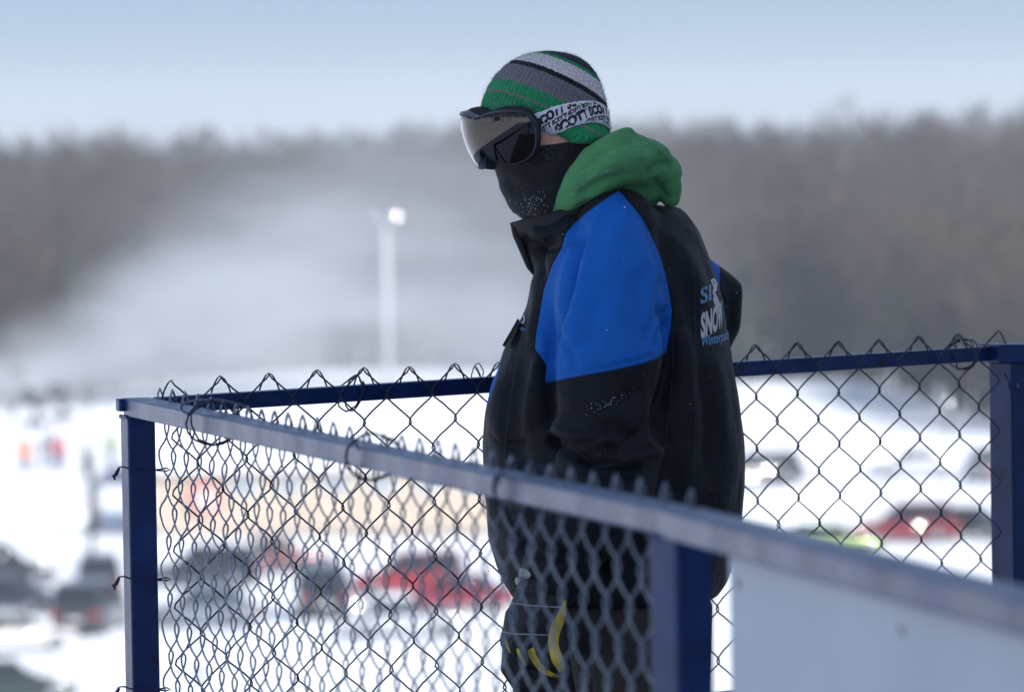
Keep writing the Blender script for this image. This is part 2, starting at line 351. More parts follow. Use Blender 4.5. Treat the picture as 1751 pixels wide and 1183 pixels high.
# ------------------------------------------------------------------ air and snow mist
def hazebox():
    mb = MB().box(-1400, 1400, -300, 1350, -19, 18); o = mb.obj('haze', None); m = bpy.data.materials.new('haze'); m.use_nodes = True
    N = m.node_tree.nodes; N.remove(N['Principled BSDF']); v = N.new('ShaderNodeVolumePrincipled')
    v.inputs['Color'].default_value = (0.86, 0.92, 1.0, 1); v.inputs['Density'].default_value = 0.00025; v.inputs['Anisotropy'].default_value = 0.1
    m.node_tree.links.new(v.outputs[0], N['Material Output'].inputs['Volume']); o.data.materials.append(m)
    tag(o, 'thin winter haze lying over the whole valley', kind='stuff'); return o
def mist(name, label, blobs, dens, nscale, Yc):
    # closed box just round the blobs; density falls away from each blob's core and is broken by noise
    P = [(W(u, v, Yy), rx, ry, rz) for (u, v, Yy, rx, ry, rz, wt) in blobs]; WT_ = [b_[6] for b_ in blobs]
    lo = [min(p[i]-r[i] for p, *r in P) for i in range(3)]; hi = [max(p[i]+r[i] for p, *r in P) for i in range(3)]
    lo[2] = max(lo[2], LOT-.2)
    o = MB().box(lo[0], hi[0], lo[1], hi[1], lo[2], hi[2]).obj(name, None)
    m = bpy.data.materials.new(name); m.use_nodes = True; N = m.node_tree.nodes; L = m.node_tree.links
    N.remove(N['Principled BSDF']); v = N.new('ShaderNodeVolumePrincipled'); tc = N.new('ShaderNodeTexCoord')
    nz = N.new('ShaderNodeTexNoise'); nz.inputs['Scale'].default_value = nscale; nz.inputs['Detail'].default_value = 3; nz.inputs['Roughness'].default_value = .55
    mp = N.new('ShaderNodeMapping'); mp.inputs['Rotation'].default_value = (0, math.radians(-32), 0); mp.inputs['Scale'].default_value = (.55, 1, 1.5)
    L.new(tc.outputs['Object'], mp.inputs['Vector']); L.new(mp.outputs[0], nz.inputs['Vector']); tot = None
    for (p, rx, ry, rz), wt in zip(P, WT_):
        s = N.new('ShaderNodeVectorMath'); s.operation = 'SUBTRACT'; L.new(tc.outputs['Object'], s.inputs[0]); s.inputs[1].default_value = p
        dv = N.new('ShaderNodeVectorMath'); dv.operation = 'DIVIDE'; L.new(s.outputs[0], dv.inputs[0]); dv.inputs[1].default_value = (rx, ry, rz)
        ln = N.new('ShaderNodeVectorMath'); ln.operation = 'LENGTH'; L.new(dv.outputs[0], ln.inputs[0])
        mr = N.new('ShaderNodeMapRange'); mr.interpolation_type = 'SMOOTHSTEP'; mr.inputs[1].default_value = 1.0; mr.inputs[2].default_value = 0.0; mr.inputs[4].default_value = wt
        L.new(ln.outputs['Value'], mr.inputs[0])
        if tot is None: tot = mr.outputs[0]
        else:
            a = N.new('ShaderNodeMath'); a.operation = 'ADD'; L.new(tot, a.inputs[0]); L.new(mr.outputs[0], a.inputs[1]); tot = a.outputs[0]
    nr = N.new('ShaderNodeMapRange'); nr.inputs[1].default_value = .3; nr.inputs[2].default_value = .68; nr.inputs[3].default_value = .1; nr.inputs[4].default_value = 1.8
    L.new(nz.outputs['Fac'], nr.inputs[0])
    a = N.new('ShaderNodeMath'); a.operation = 'MULTIPLY'; L.new(tot, a.inputs[0]); L.new(nr.outputs[0], a.inputs[1])
    b = N.new('ShaderNodeMath'); b.operation = 'MULTIPLY'; L.new(a.outputs[0], b.inputs[0]); b.inputs[1].default_value = dens
    L.new(b.outputs[0], v.inputs['Density']); v.inputs['Color'].default_value = (0.90, 0.95, 1.0, 1); v.inputs['Anisotropy'].default_value = 0.05
    L.new(v.outputs[0], N['Material Output'].inputs['Volume']); o.data.materials.append(m)
    tag(o, label, kind='stuff'); return o
hazebox()
mist('snow_mist', 'white snowmaking mist drifting across the foot of the wooded hill', [
    (40, 655, 396, 9, 8, 3.0, 1.1), (190, 600, 398, 12, 9, 4.6, 1.2), (330, 545, 400, 12, 10, 6.6, 1.25), (450, 470, 401, 12, 10, 8.5, .65), (330, 600, 398, 13, 8, 4, .8),
    (610, 540, 402, 15, 10, 9.0, .55), (930, 540, 404, 18, 10, 9.0, .5), (700, 420, 405, 27, 12, 13.5, .36)], 0.11, 0.15, 400)
# ------------------------------------------------------------------ platform, and an unseen building added to shade it
deck_root = empty('viewing_platform', (0.6, 8, 0)); tag(deck_root, 'grey plank deck the man stands on inside the blue railing', kind='structure')
pl = MB().box(-.0675, .0675, -2.2, 2.2, -.035, 0).mesh('plank'); pl.materials.append(M['wood'])
for i in range(22):
    p = bpy.data.objects.new('plank', pl); COL.objects.link(p); p.parent = deck_root; p.location = (-1.3+i*.145, 0.3, 0.0)
hut = empty('shade_building', (6.5, 6, -.1)); tag(hut, 'tall grey building added unseen on the right, outside the picture, to shade the platform', 'building')
MB().box(-2.6, 3, -15, 14, -.2, 7.0).obj('wall', mat('cladding', (.60, .61, .63), .6, var=.1), hut)  # pale cladding so the added block bounces light onto the man
MB().box(-3.0, 3.4, -15.4, 14.4, 7.0, 7.3).obj('roof', M['snow'], hut)
d = MB().box(-2.66, -2.6, -1, 0, 0, 2.1).obj('door', M['blue'], hut); MB().box(-2.72, -2.66, -.9, -.85, 1.0, 1.15).obj('handle', M['steel'], d)
for k in range(5):
    wf = MB().box(-2.65, -2.6, -12+k*5, -10.6+k*5, 2.4, 3.8).obj('window', M['whitepaint'], hut)
    MB().box(-2.67, -2.65, -11.9+k*5, -10.7+k*5, 2.5, 3.7).obj('pane', M['glass'], wf)

def simple_box_thing(name, label, cat, x, y, parts):
    t = empty(name, (x, y, gz_(x, y))); tag(t, label, cat)
    for nm, b_, m_ in parts: MB().box(*b_).obj(nm, m_, t)
    return t
def gz_(x, y): return float(ground(x, y))
simple_box_thing('reflection_shed', 'small brown wooden shed added unseen behind the viewer for the goggles to reflect', 'shed', -17, -4, [('wall', (-1.5, 1.5, -1.5, 1.5, 0, 2.4), M['wood']), ('roof', (-1.8, 1.8, -1.8, 1.8, 2.4, 2.6), M['snow']), ('door', (1.5, 1.55, -.5, .4, 0, 2), M['blue'])])  # unseen, added to give the goggle lens something to mirror
simple_box_thing('reflection_tower', 'steel tower added unseen left of the viewer for the goggles to reflect', 'tower', -11, 3, [('column', (-.2, .2, -.2, .2, 0, 9), M['steel']), ('crossbar', (-.1, .1, -2.2, 2.2, 8.6, 8.9), M['steel'])])  # unseen upright added for the lens reflection
simple_box_thing('reflection_gate', 'dark timber gate added unseen left of the viewer for the goggles to reflect', 'gate', -8, -5, [('post', (-.08, .08, -1.9, -1.7, 0, 1.5), M['wood']), ('post', (-.08, .08, 1.7, 1.9, 0, 1.5), M['wood']), ('bar', (-.03, .03, -1.7, 1.7, 1.15, 1.3), M['wood']), ('bar', (-.03, .03, -1.7, 1.7, .6, .75), M['wood'])])  # another unseen addition, there only to show in the lens
# ------------------------------------------------------------------ chain link railing
WD, HD, WR = 0.098, 0.0925, 0.00155               # diamond width, diamond height, wire radius
def wire_mesh(H, left, seed, n=6):
    rg = random.Random(seed); sgn = -1 if left else 1; pts = []; A = WD/4+.0024; D = .0064; per = 14
    x0 = sgn*A
    for (dx, z, hy) in ((.013, -.026, .0105), (.009, -.013, .0075), (.004, -.002, .0028), (-.0005, .0022, .0)):   # knuckled end folded over the top
        pts.append(Vector((x0+sgn*dx*.8, -sgn*hy, z)))
    N = int(H/HD*per)
    for i in range(1, N+1):
        th = 2*math.pi*i/per
        x = sgn*A*math.asin(.955*math.cos(th))/math.asin(.955); y = sgn*D*math.tanh(1.5*math.sin(th))/.905
        pts.append(Vector((x, y, -HD*i/per + rg.gauss(0, .0004))))
    return MB().tube(pts, WR, n).mesh('mesh_wire')
def rail(root, A, B, wid, hgt, m, name='rail', over=0.0):   # A, B: centre line of the top face
    A, B = Vector(A), Vector(B); d = (B-A).normalized(); A = A-d*over; B = B+d*over; L = (B-A).length
    sd = Vector((d.y, -d.x, 0)).normalized(); up = sd.cross(d); o = (A+B)/2
    T = Matrix((( d.x, sd.x, up.x, o.x), (d.y, sd.y, up.y, o.y), (d.z, sd.z, up.z, o.z), (0, 0, 0, 1)))
    mb = MB().box(-L/2, L/2, -wid/2, wid/2, -hgt, 0); ob = mb.obj(name, m, None, False, .0025, 2); ob.matrix_world = T
    return adopt(ob, root)
def post(root, p, size, z0, z1, yaw, size2=None, cap=True):
    s2 = size2 or size
    o = MB().box(-size/2, size/2, -s2/2, s2/2, 0, z1-z0).obj('post', M['blue'], None, False, .003, 2)
    o.matrix_world = Matrix.Translation((p[0], p[1], z0))@Matrix.Rotation(yaw, 4, 'Z'); return adopt(o, root)
def panel(root, A, B, side, H, skip0=.03, skip1=.03, seed=0, lift=.022):
    A, B = Vector(A), Vector(B); d = B-A; L = d.length; dn = d.normalized(); nrm = Vector((dn.y, -dn.x, 0)).normalized()*side
    ms = [[wire_mesh(H, True, seed+j) for j in range(3)], [wire_mesh(H, False, seed+9+j) for j in range(3)]]
    for q in ms:
        for x in q: x.materials.append(M[panel.mat]); x.polygons.foreach_set('use_smooth', [True]*len(x.polygons))
    rg = random.Random(seed+5); n = int((L-skip0-skip1)/(WD/2)); ang = math.atan2(dn.y, dn.x); sag = 0
    for k in range(n):
        o = bpy.data.objects.new('mesh_wire', ms[k % 2][rg.randrange(3)]); COL.objects.link(o)
        s = skip0+(k+.5)*WD/2; sag = .0025*math.sin(k*.35)+rg.gauss(0, .0009)
        p = A+dn*s+nrm*(1+.12*math.sin(k*.21))*panel.off; p.z = (A.z+(B.z-A.z)*s/L)+lift+sag
        M4 = Matrix.Translation(p)@Matrix.Rotation(ang, 4, 'Z')@Matrix.Rotation(rg.gauss(0, .003), 4, 'Y'); o.matrix_world = M4
        adopt(o, root)
panel.off = .026
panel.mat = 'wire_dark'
def tie(root, pts, r=.0013, m=None, name='tie_wire'):
    o = MB().tube(pts, r, 6).obj(name, m or M['tie'], None, True); return adopt(o, root)
def loop_tie(root, c, d, n, w, h, seed, turns=2.3, r=.0014):    # wire wound round a rail at c; d rail direction, n sideways
    rg = random.Random(seed); pts = []
    for i in range(int(turns*16)):
        a = 2*math.pi*i/16; k = 1+rg.uniform(-.06, .12)
        pts.append(Vector(c)+Vector(n)*math.cos(a)*w*k+Vector((0, 0, 1))*(math.sin(a)*h*k)+Vector(d)*(.012*math.sin(i*.13*seed % 7)+.006*i/16))
    pts.append(pts[-1]+Vector((0.01, -.01, -.02))); return tie(root, pts, r)

corner = W(236, 681, 9.26); rpost = W(1712, 590, 10.49)
def along(A, B, t): return A+(B-A)*t
# back section ---------------------------------------------------
back = empty('fence_section', (corner.x, corner.y, 0))
tag(back, 'blue steel railing section with chain link mesh running behind the man', 'fence', 'blue chain link railing sections')
dB = (rpost-corner).normalized(); nB = Vector((dB.y, -dB.x, 0)).normalized()
rail(back, along(corner, rpost, .02), along(corner, rpost, .985), .03, .027, M['blue'])
m0, m1 = W(236, 1276, 9.26), W(1712, 1137, 10.49)
rail(back, along(m0, m1, .02), along(m0, m1, .985), .03, .03, M['blue'])
b0 = Vector((corner.x, corner.y, .08)); b1 = Vector((rpost.x, rpost.y, .08))
rail(back, along(b0, b1, .02), along(b0, b1, .985), .03, .03, M['blue'])
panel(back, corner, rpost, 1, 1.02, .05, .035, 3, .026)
pr = W(1737, 588, 10.50); post(back, (pr.x, pr.y), .082, 0, pr.z-.032, math.radians(38), .062)
rail(back, W(1690, 588, 10.46), W(1860, 586, 10.55), .075, .034, M['blue'], 'rail')
bl = W(1736, 660, 10.44); MB().tube([bl, bl+Vector((-.006, -.012, 0))], .009, 6).obj('bolt', M['blue'], None); adopt(bpy.data.objects['bolt'], back)
tie(back, [W(1718, 640, 10.43), W(1726, 655, 10.41), W(1744, 668, 10.42), W(1752, 664, 10.42)], .002)
for i, (u, v, s) in enumerate([(597, 672, 3), (1640, 607, 5)]):
    Yb = corner.y+(rpost.y-corner.y)*(u-236)/(1712-236)*.95; c = W(u, v, Yb)
    loop_tie(back, c, dB, nB, .03, .028 if i == 0 else .027, s, 2.2 if i == 0 else 2.5, .0015)
for k, u in enumerate([810]):
    Yb = corner.y+(rpost.y-corner.y)*(u-236)/(1712-236)*.95; c = W(u, 674-(u-236)*.054, Yb)
    loop_tie(back, c, dB, nB, .022, .02, k+2, 1.3, .001)
# corner post and side section -----------------------------------
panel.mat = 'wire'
mid = W(1163, 869, 6.22)
side = empty('fence_section', (mid.x, mid.y, 0))
tag(side, 'blue railing section with chain link mesh, from left corner post to centre post', 'fence', 'blue chain link railing sections')
dS = (mid-corner).normalized(); nS = Vector((dS.y, -dS.x, 0)).normalized()
post(side, (corner.x-.001, corner.y), .0465, 0, corner.z-.0285, math.radians(19))
post(side, (mid.x, mid.y), .050, 0, mid.z-.0285, math.radians(35))
cA = corner+Vector((0, 0, .001))
rail(side, cA-dS*.012, mid, .045, .029, M['blue'])
MB().box(-.027, .027, -.027, .027, -.045, .004).obj('post_cap', M['blue'], None, False, .006, 3); pc = bpy.data.objects['post_cap']
pc.matrix_world = Matrix.Translation(W(212, 683, 9.262))@Matrix.Rotation(math.radians(19), 4, 'Z')@Matrix.Scale(.42, 4); adopt(pc, side)
sb0 = Vector((corner.x, corner.y, .08)); sb1 = Vector((mid.x, mid.y, .08)); rail(side, sb0, sb1, .03, .03, M['blue'])
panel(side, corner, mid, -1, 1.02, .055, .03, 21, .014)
for s, t in ((2, .19), (3, .53), (7, .78)):
    c = along(corner, mid, t)+Vector((0, 0, -.014)); loop_tie(side, c, dS, nS, .036, .03 if t != .19 else .034, s, 2.2 if s != 2 else 2.6, .0016)
c = along(corner, mid, .19); o_ = [c+dS*(.12*math.cos(a)+.03)+nS*(-.03*math.cos(a)-.0)+Vector((0, 0, .006+.016*math.sin(a))) for a in np.linspace(0, 5.6, 26)]
tie(side, o_, .0015)
for v, dz in ((803, 0), (990, 0), (1178, 0)):   # ties round the corner post to the first mesh wire
    p = [W(196, v+8, 9.22), W(203, v-4, 9.225), W(212, v-5, 9.222), W(224, v-1, 9.218), W(268, v, 9.23), W(285, v-3, 9.25), W(292, v, 9.27), W(284, v+2, 9.25), W(268, v+1, 9.228)]
    tie(side, p, .0014); tie(side, [W(204, v-2, 9.224), W(200, v+8, 9.22), W(196, v+12, 9.22), W(199, v+6, 9.222), W(193, v+10, 9.22), W(197, v+17, 9.22)], .002)
def bead(root, p, q, n=9, r=.0035):                # weld bead
    rg = random.Random(int(p[0]*1e4) % 97); p, q = Vector(p), Vector(q); pts = [p.lerp(q, i/(n-1)) for i in range(n)]
    o = MB().tube(pts, [r*rg.uniform(.6, 1.25) for _ in pts], 6).obj('weld_bead', M['blue'], None, True); return adopt(o, root)
for c_, yw, sz in ((corner, 19, .0465), (mid, 35, .05)):
    a_ = math.radians(yw); ex = Vector((math.cos(a_), math.sin(a_), 0))*sz/2; ey = Vector((-math.sin(a_), math.cos(a_), 0))*sz/2; zz_ = Vector((0, 0, -.0295))
    bead(side, c_-ex-ey+zz_, c_+ex-ey+zz_); bead(side, c_-ex+ey+zz_, c_-ex-ey+zz_)
# near section with the white board ------------------------------
near = empty('fence_section', (mid.x, mid.y, 0))
tag(near, 'nearest blue railing section at lower right carrying the white board', 'fence', 'blue chain link railing sections')
dN = Vector((.214, -1, 0)).normalized(); nN = Vector((dN.y, -dN.x, 0)).normalized(); endp = mid+dN*2.3
rail(near, mid+dN*.002, endp, .052, .031, M['blue'])
nb0 = Vector((mid.x, mid.y, .08)); nb1 = Vector((endp.x, endp.y, .08)); rail(near, nb0+dN*.04, nb1, .03, .03, M['blue'])
post(near, (endp.x, endp.y), .05, 0, endp.z-.033, math.radians(12))
L = (endp-mid).length; s0 = .225
M['board'] = M['board']
bd = MB().box(0, L-s0-.04, -.003, .003, -.86, 0).obj('board', M['board'], None, False, .0015)
bd.matrix_world = Matrix.Translation(mid+dN*s0+Vector((0, 0, -.034)))@Matrix.Rotation(math.atan2(dN.y, dN.x), 4, 'Z'); adopt(bd, near)
for k in range(4):
    for zz in (-.03, -.83):
        sc_ = MB().tube([(0, 0, 0), (0, -.004, 0)], .005, 8).obj('screw', M['steel'], None)
        sc_.matrix_world = Matrix.Translation(mid+dN*(s0+.04+k*.62)+Vector((0, 0, -.034+zz)))@Matrix.Rotation(math.atan2(dN.y, dN.x), 4, 'Z')@Matrix.Translation((0, -.0035, 0)); adopt(sc_, bd)

# ------------------------------------------------------------------ car park
HALF = (sdir + Vector((0, -1, 0))).normalized()
def glint(root, p, R, size, m='chrome', name='glint_cap'):   # convex chrome cap added on lamps and cars, turned to glint at the camera
    a = HALF.orthogonal().normalized(); b = HALF.cross(a); vs = [p]; fs = []; n = 14; K = 4
    for k in range(1, K+1):
        t = math.asin(size*k/K/R)
        for j in range(n):
            f = 2*math.pi*j/n; vs.append(p+(a*math.cos(f)+b*math.sin(f))*R*math.sin(t)-HALF*R*(1-math.cos(t)))
    for j in range(n): fs.append((0, 1+j, 1+(j+1) % n))
    for k in range(K-1):
        for j in range(n): s0_ = 1+k*n; fs.append((s0_+j, s0_+n+j, s0_+n+(j+1) % n, s0_+(j+1) % n))
    mb = MB().add(vs, fs); mb.add([p-HALF*.02-HALF*R*(1-math.cos(math.asin(size/R))), p-HALF*.12], [])
    me = bpy.data.meshes.new(name); me.from_pydata(mb.v[:-2], [], mb.f); o = link(name, me, M[m], None, True)
    for q in me.polygons: pass
    bm = bmesh.new(); bm.from_mesh(me); bmesh.ops.recalc_face_normals(bm, faces=bm.faces); bm.to_mesh(me); bm.free()
    me.polygons.foreach_set('use_smooth', [True]*len(me.polygons)); return adopt(o, root)
def gz(x, y): return float(ground(x, y))
def car(u, v, Y, yaw, col, kind, label, snowroof=0.0, glint=True):
    # v is the row of the tyres' contact; body profile along x, built as lofted sections
    Y = 171195/(v-(262.4-u*.0165)); p = W(u, v, Y); root = empty('parked_car', (p.x, Y, gz(p.x, Y)), yaw); tag(root, label, 'car', 'cars parked in the snow')
    pm = mat('car_paint', col, .25, metal=.2, var=.05, coat=.6)
    L, Wd, H = {'suv': (4.6, 1.85, 1.72), 'sedan': (4.5, 1.78, 1.44), 'van': (4.9, 1.95, 1.95), 'pickup': (5.3, 1.95, 1.85), 'hatch': (4.0, 1.72, 1.5)}[kind]
    sh = .56*H if kind != 'sedan' else .62*H
    prof = [(-L/2, .35, sh*.86, .86), (-L/2+.12, .26, sh*.98, .95), (-L*.3, .24, sh*1.02, 1), (0, .24, sh, 1), (L*.28, .24, sh*.97, 1), (L/2-.35, .25, sh*.86, .97), (L/2-.06, .3, sh*.74, .88), (L/2, .38, sh*.62, .8)]
    rings = []
    for x, z0, z1, wk in prof:
        h = Wd/2*wk; rings.append([Vector((x, y, z)) for y, z in ((-h*.9, z0), (-h, z0+.12), (-h, z1-.2), (-h*.93, z1), (h*.93, z1), (h, z1-.2), (h, z0+.12), (h*.9, z0))])
    MB().rings(rings).obj('body', pm, root, True, .02)
    c0, c1, c2, c3 = {'suv': (-L/2+.12, -L/2+.35, L*.08, L*.25), 'sedan': (-L*.37, -L*.2, L*.07, L*.22), 'van': (-L/2+.08, -L/2+.2, L*.16, L*.33),
                      'pickup': (-L*.12, -L*.08, L*.14, L*.26), 'hatch': (-L/2+.12, -L/2+.5, L*.08, L*.24)}[kind]
    hb, ht = Wd/2*.92, Wd/2*.74; zb = sh*.99
    MB().add([(c0, -hb, zb), (c3, -hb, zb), (c3, hb, zb), (c0, hb, zb), (c1, -ht, H-.06), (c2, -ht, H-.06), (c2, ht, H-.06), (c1, ht, H-.06)],
             [(0, 3, 2, 1), (4, 5, 6, 7), (0, 1, 5, 4), (1, 2, 6, 5), (2, 3, 7, 6), (3, 0, 4, 7)]).obj('windows', M['glass'], root, False, .03)
    rf = MB().box(c1-.03, c2+.03, -ht-.02, ht+.02, H-.06, H).obj('roof', pm, root, False, .03)
    if snowroof: MB().box(c1+.05, c2-.05, -ht+.05, ht-.05, H-.01, H+snowroof).obj('snow_cover', M['snow'], rf, True, .05, 3)
    for sx in (-1, 1):
        for q in (c0*.96, c2*1.0, (c1+c2)/2):
            MB().tube([(q, sx*hb*.99, zb), (min(max(q, c1), c2), sx*(ht+.005), H-.05)], .035, 4).obj('pillar', pm, root)
    for x in (-L*.31, L*.31):
        for s in (-1, 1):
            whl = MB().tube([(x, s*(Wd/2-.2), .33), (x, s*(Wd/2+.01), .33)], .33, 16).obj('wheel', M['rubber'], root)
            MB().tube([(x, s*(Wd/2), .33), (x, s*(Wd/2+.02), .33)], .2, 10).obj('rim', M['steel'], whl)
    tl = mat('tail_lamp', (.35, .01, .01), .2); hl = mat('head_lamp', (.7, .72, .75), .1)
    for s in (-1, 1):
        MB().box(-L/2-.03, -L/2+.1, s*Wd*.38-.14, s*Wd*.38+.14, sh*.66, sh*.86).obj('tail_light', tl, root, False, .02)
        MB().box(L/2-.12, L/2+.02, s*Wd*.33-.2, s*Wd*.33+.2, sh*.5, sh*.66).obj('headlight', hl, root, False, .03)
        MB().box(L*.2, L*.2+.12, s*Wd*.52-.08, s*Wd*.52+.08, sh*.98, sh*1.12).obj('mirror', pm, root, False, .02)
        if glint:
            bmk = bmesh.new(); bmesh.ops.create_uvsphere(bmk, u_segments=12, v_segments=8, radius=.07)
            mm = bpy.data.meshes.new('lamp_reflector'); bmk.to_mesh(mm); bmk.free(); lo = link('lamp_reflector', mm, M['chrome'], root); lo.location = (L/2-.04, s*Wd*.33, sh*.6)
    MB().box(-L/2-.06, -L/2+.05, -Wd*.44, Wd*.44, .34, .5).obj('bumper', M['rubber'], root, False, .03)
    MB().box(-L/2-.035, -L/2, -.26, .26, .55, .68).obj('number_plate', M['whitepaint'], root)
    return root
R = math.radians
car(0, 1000, 203, R(8), (.02, .022, .026), 'suv', 'dark grey car cut off by the left edge, farther of the two', 0)
car(18, 1046, 199, R(-25), (.025, .03, .045), 'sedan', 'dark blue car at the left edge just in front of the dark grey one')
car(170, 1022, 196, R(95), (.10, .11, .13), 'suv', 'grey car half hidden behind the grey van left of the corner post')
car(156, 1080, 196, R(80), (.06, .065, .075), 'van', 'dark grey van seen from behind left of the corner post')
car(18, 1112, 189, R(30), (.62, .62, .6), 'sedan', 'white car near the left edge below the dark ones')
car(12, 1200, 178, R(10), (.015, .03, .03), 'sedan', 'dark green car in the bottom left corner')
car(352, 1008, 213, R(172), (.03, .035, .045), 'suv', 'dark car beside the corner post with pale sides, seen through the mesh', .04)
car(348, 1076, 197, R(160), (.26, .29, .33), 'sedan', 'silver car in front of the dark car beside the corner post')
car(476, 985, 222, R(15), (.10, .02, .02), 'sedan', 'dark maroon car half hidden behind the dark green van')
car(552, 1058, 200, R(95), (.02, .035, .035), 'van', 'dark green van with its back to us, left of the red cars')
car(700, 1020, 212, R(185), (.30, .025, .03), 'suv', 'bright red car behind the mesh between van and man')
car(778, 1046, 205, R(170), (.26, .02, .035), 'sedan', 'lower dark red car nearest the man')
car(690, 1096, 192, R(4), (.5, .52, .55), 'sedan', 'pale silver car in front of the red cars, snow on its roof', .1)
car(1548, 932, 236, R(176), (.22, .015, .02), 'suv', 'red car seen through the mesh right of the man')
car(1640, 925, 243, R(160), (.02, .03, .03), 'sedan', 'dark car just behind the red one right of the man')
car(1428, 962, 244, R(10), (.22, .33, .09), 'hatch', 'lime green car partly hidden by the near rail')
car(1296, 832, 288, R(200), (.04, .045, .055), 'suv', 'distant dark car close beside the man’s back'.replace('’', "'"))
car(1560, 812, 305, R(190), (.5, .52, .56), 'sedan', 'distant pale grey car below the right hand mound')
car(1690, 820, 300, R(100), (.34, .36, .4), 'suv', 'distant grey van next to the right corner post')

for nm, u, v, Yg_, R_, s_ in (("distant dark car", 1288, 817, 285.5, 1.0, .12), ("distant dark car", 1316, 802, 285.6, 1.0, .12), ("dark green van", 611, 1036, 198.4, .8, .10), ("red car seen", 1573, 900, 234.3, .75, .09),
                           ("red car seen", 1470, 905, 234.3, .45, .08), ("white car near", 50, 1084, 187.5, .6, .10), ("dark grey car cut", 2, 948, 201.5, .5, .09), ("lower dark red", 800, 990, 203.6, .4, .07)):
    rt_ = [o for o in scene.objects if o.get('label', '').startswith(nm)][0]; glint(rt_, W(u, v, rt_.location.y-2.2), R_, s_)
# long tan building
bp0 = W(262, 912, 257); bx1 = W(905, 905, 257).x
bld = empty('lodge_building', (bp0.x, 257, LOT)); tag(bld, 'long low tan building with snowy roof behind the parked cars', 'building')
tan = mat('tan_siding', (.50, .415, .33), .75, var=.06, vscale=.8); WL = bx1-bp0.x; HW = 3.05
MB().box(0, WL, 0, 9, -.3, HW).obj('wall', tan, bld)
MB().add([(-.4, -.5, HW), (WL+.4, -.5, HW), (WL+.4, 9.5, HW+1.2), (-.4, 9.5, HW+1.2), (-.4, -.5, HW+.35), (WL+.4, -.5, HW+.35), (WL+.4, 9.5, HW+1.6), (-.4, 9.5, HW+1.6)],
         [(0, 3, 2, 1), (4, 5, 6, 7), (0, 1, 5, 4), (1, 2, 6, 5), (2, 3, 7, 6), (3, 0, 4, 7)]).obj('roof', M['snow'], bld, False, .1, 3)
MB().box(0, WL, -.04, 0, -.3, .35).obj('plinth', mat('plinth', (.3, .28, .26), .8), bld)
for k in range(6):
    x = 3.6+k*2.1; wf = MB().box(x-.08, x+1.15, -.05, 0, 1.95, 2.72).obj('window', M['whitepaint'], bld)
    MB().box(x, x+1.07, -.07, -.05, 2.02, 2.65).obj('pane', mat('pale_pane', (.3, .34, .37), .1), wf)
sp = W(350, 850, 256.8)
sg = empty('sign', (sp.x, 256.6, sp.z)); tag(sg, 'round red and white sign on the tan building wall', 'sign')
MB().tube([(0, .3, 0), (0, .22, 0)], .82, 24).obj('disc', mat('sign_red', (.55, .26, .21), .5), sg)
MB().tube([(.08, .22, -.1), (.08, .2, -.1)], .42, 20).obj('disc_centre', mat('sign_white', (.85, .6, .58), .5), sg)
MB().tube([(0, .3, .4), (0, .42, .4)], .04, 6).obj('bracket', M['steel'], sg)

# floodlight mast and poles
pp = W(664, 640, 402); fl = empty('floodlight_mast', (pp.x, 402, LOT)); tag(fl, 'tall white floodlight mast standing in the snow mist', 'lamp post')
Hm = W(664, 382, 402).z-LOT
MB().tube([(0, 0, -.3), (0, 0, Hm*.5), (0, 0, Hm)], [.27, .25, .23], 12).obj('mast', mat('mast_paint', (.5, .51, .52), .5), fl, True)
MB().tube([(-.55, 0, Hm+.1), (.5, 0, Hm+.1)], .06, 8).obj('crossarm', M['whitepaint'], fl)
lm = bpy.data.materials.new('lamp_glass'); lm.use_nodes = True; lb = lm.node_tree.nodes['Principled BSDF']; lb.inputs['Base Color'].default_value = (.45, .46, .46, 1)
lb.inputs['Roughness'].default_value = .15
for x, r in ((.50, .40), (-.6, .16)):
    bmk = bmesh.new(); bmesh.ops.create_uvsphere(bmk, u_segments=20, v_segments=12, radius=r); mm = bpy.data.meshes.new('lamp'); bmk.to_mesh(mm); bmk.free()
    o = link('lamp', mm, lm, fl); o.location = (x, -.1, Hm+.3)
glint(fl, W(679, 371, 401.3), 1.2, .36)
glint(fl, W(641, 366, 401.3), .35, .2)
def pole(u, vb, vt, Y, r, label, m, cat='pole'):
    b = W(u, vb, Y); t = W(u, vt, Y); z = gz(b.x, Y)
    o = empty('utility_pole', (b.x, Y, z)); tag(o, label, cat)
    MB().tube([(0, 0, -.3), (0, 0, t.z-z)], [r, r*.8], 10).obj('pole', m, o, True)
    MB().box(-.35, .35, -.05, .05, t.z-z-.45, t.z-z-.33).obj('crossarm', m, o); return o
pole(157, 960, 775, 240, .13, 'grey wooden pole among the cars left of the corner post', M['bark'])
pole(342, 1183, 1092, 186, .16, 'short steel bollard post in the snow behind the mesh', M['steel'], 'bollard')
rl = W(1620, 688, 330); lp = empty('lamp_post', (rl.x, 330, gz(rl.x, 330))); tag(lp, 'lamp post with a bright round lamp at the edge of the right hand woods', 'lamp post')
hz = rl.z-gz(rl.x, 330); MB().tube([(0, 0, -.2), (0, 0, hz)], .07, 8).obj('pole', M['bark'], lp)
bmk = bmesh.new(); bmesh.ops.create_uvsphere(bmk, u_segments=20, v_segments=12, radius=.28); mm = bpy.data.meshes.new('lamp'); bmk.to_mesh(mm); bmk.free()
o = link('lamp', mm, lm, lp); o.location = (0, 0, hz)
glint(lp, W(1620, 688, 329.6), .62, .25)

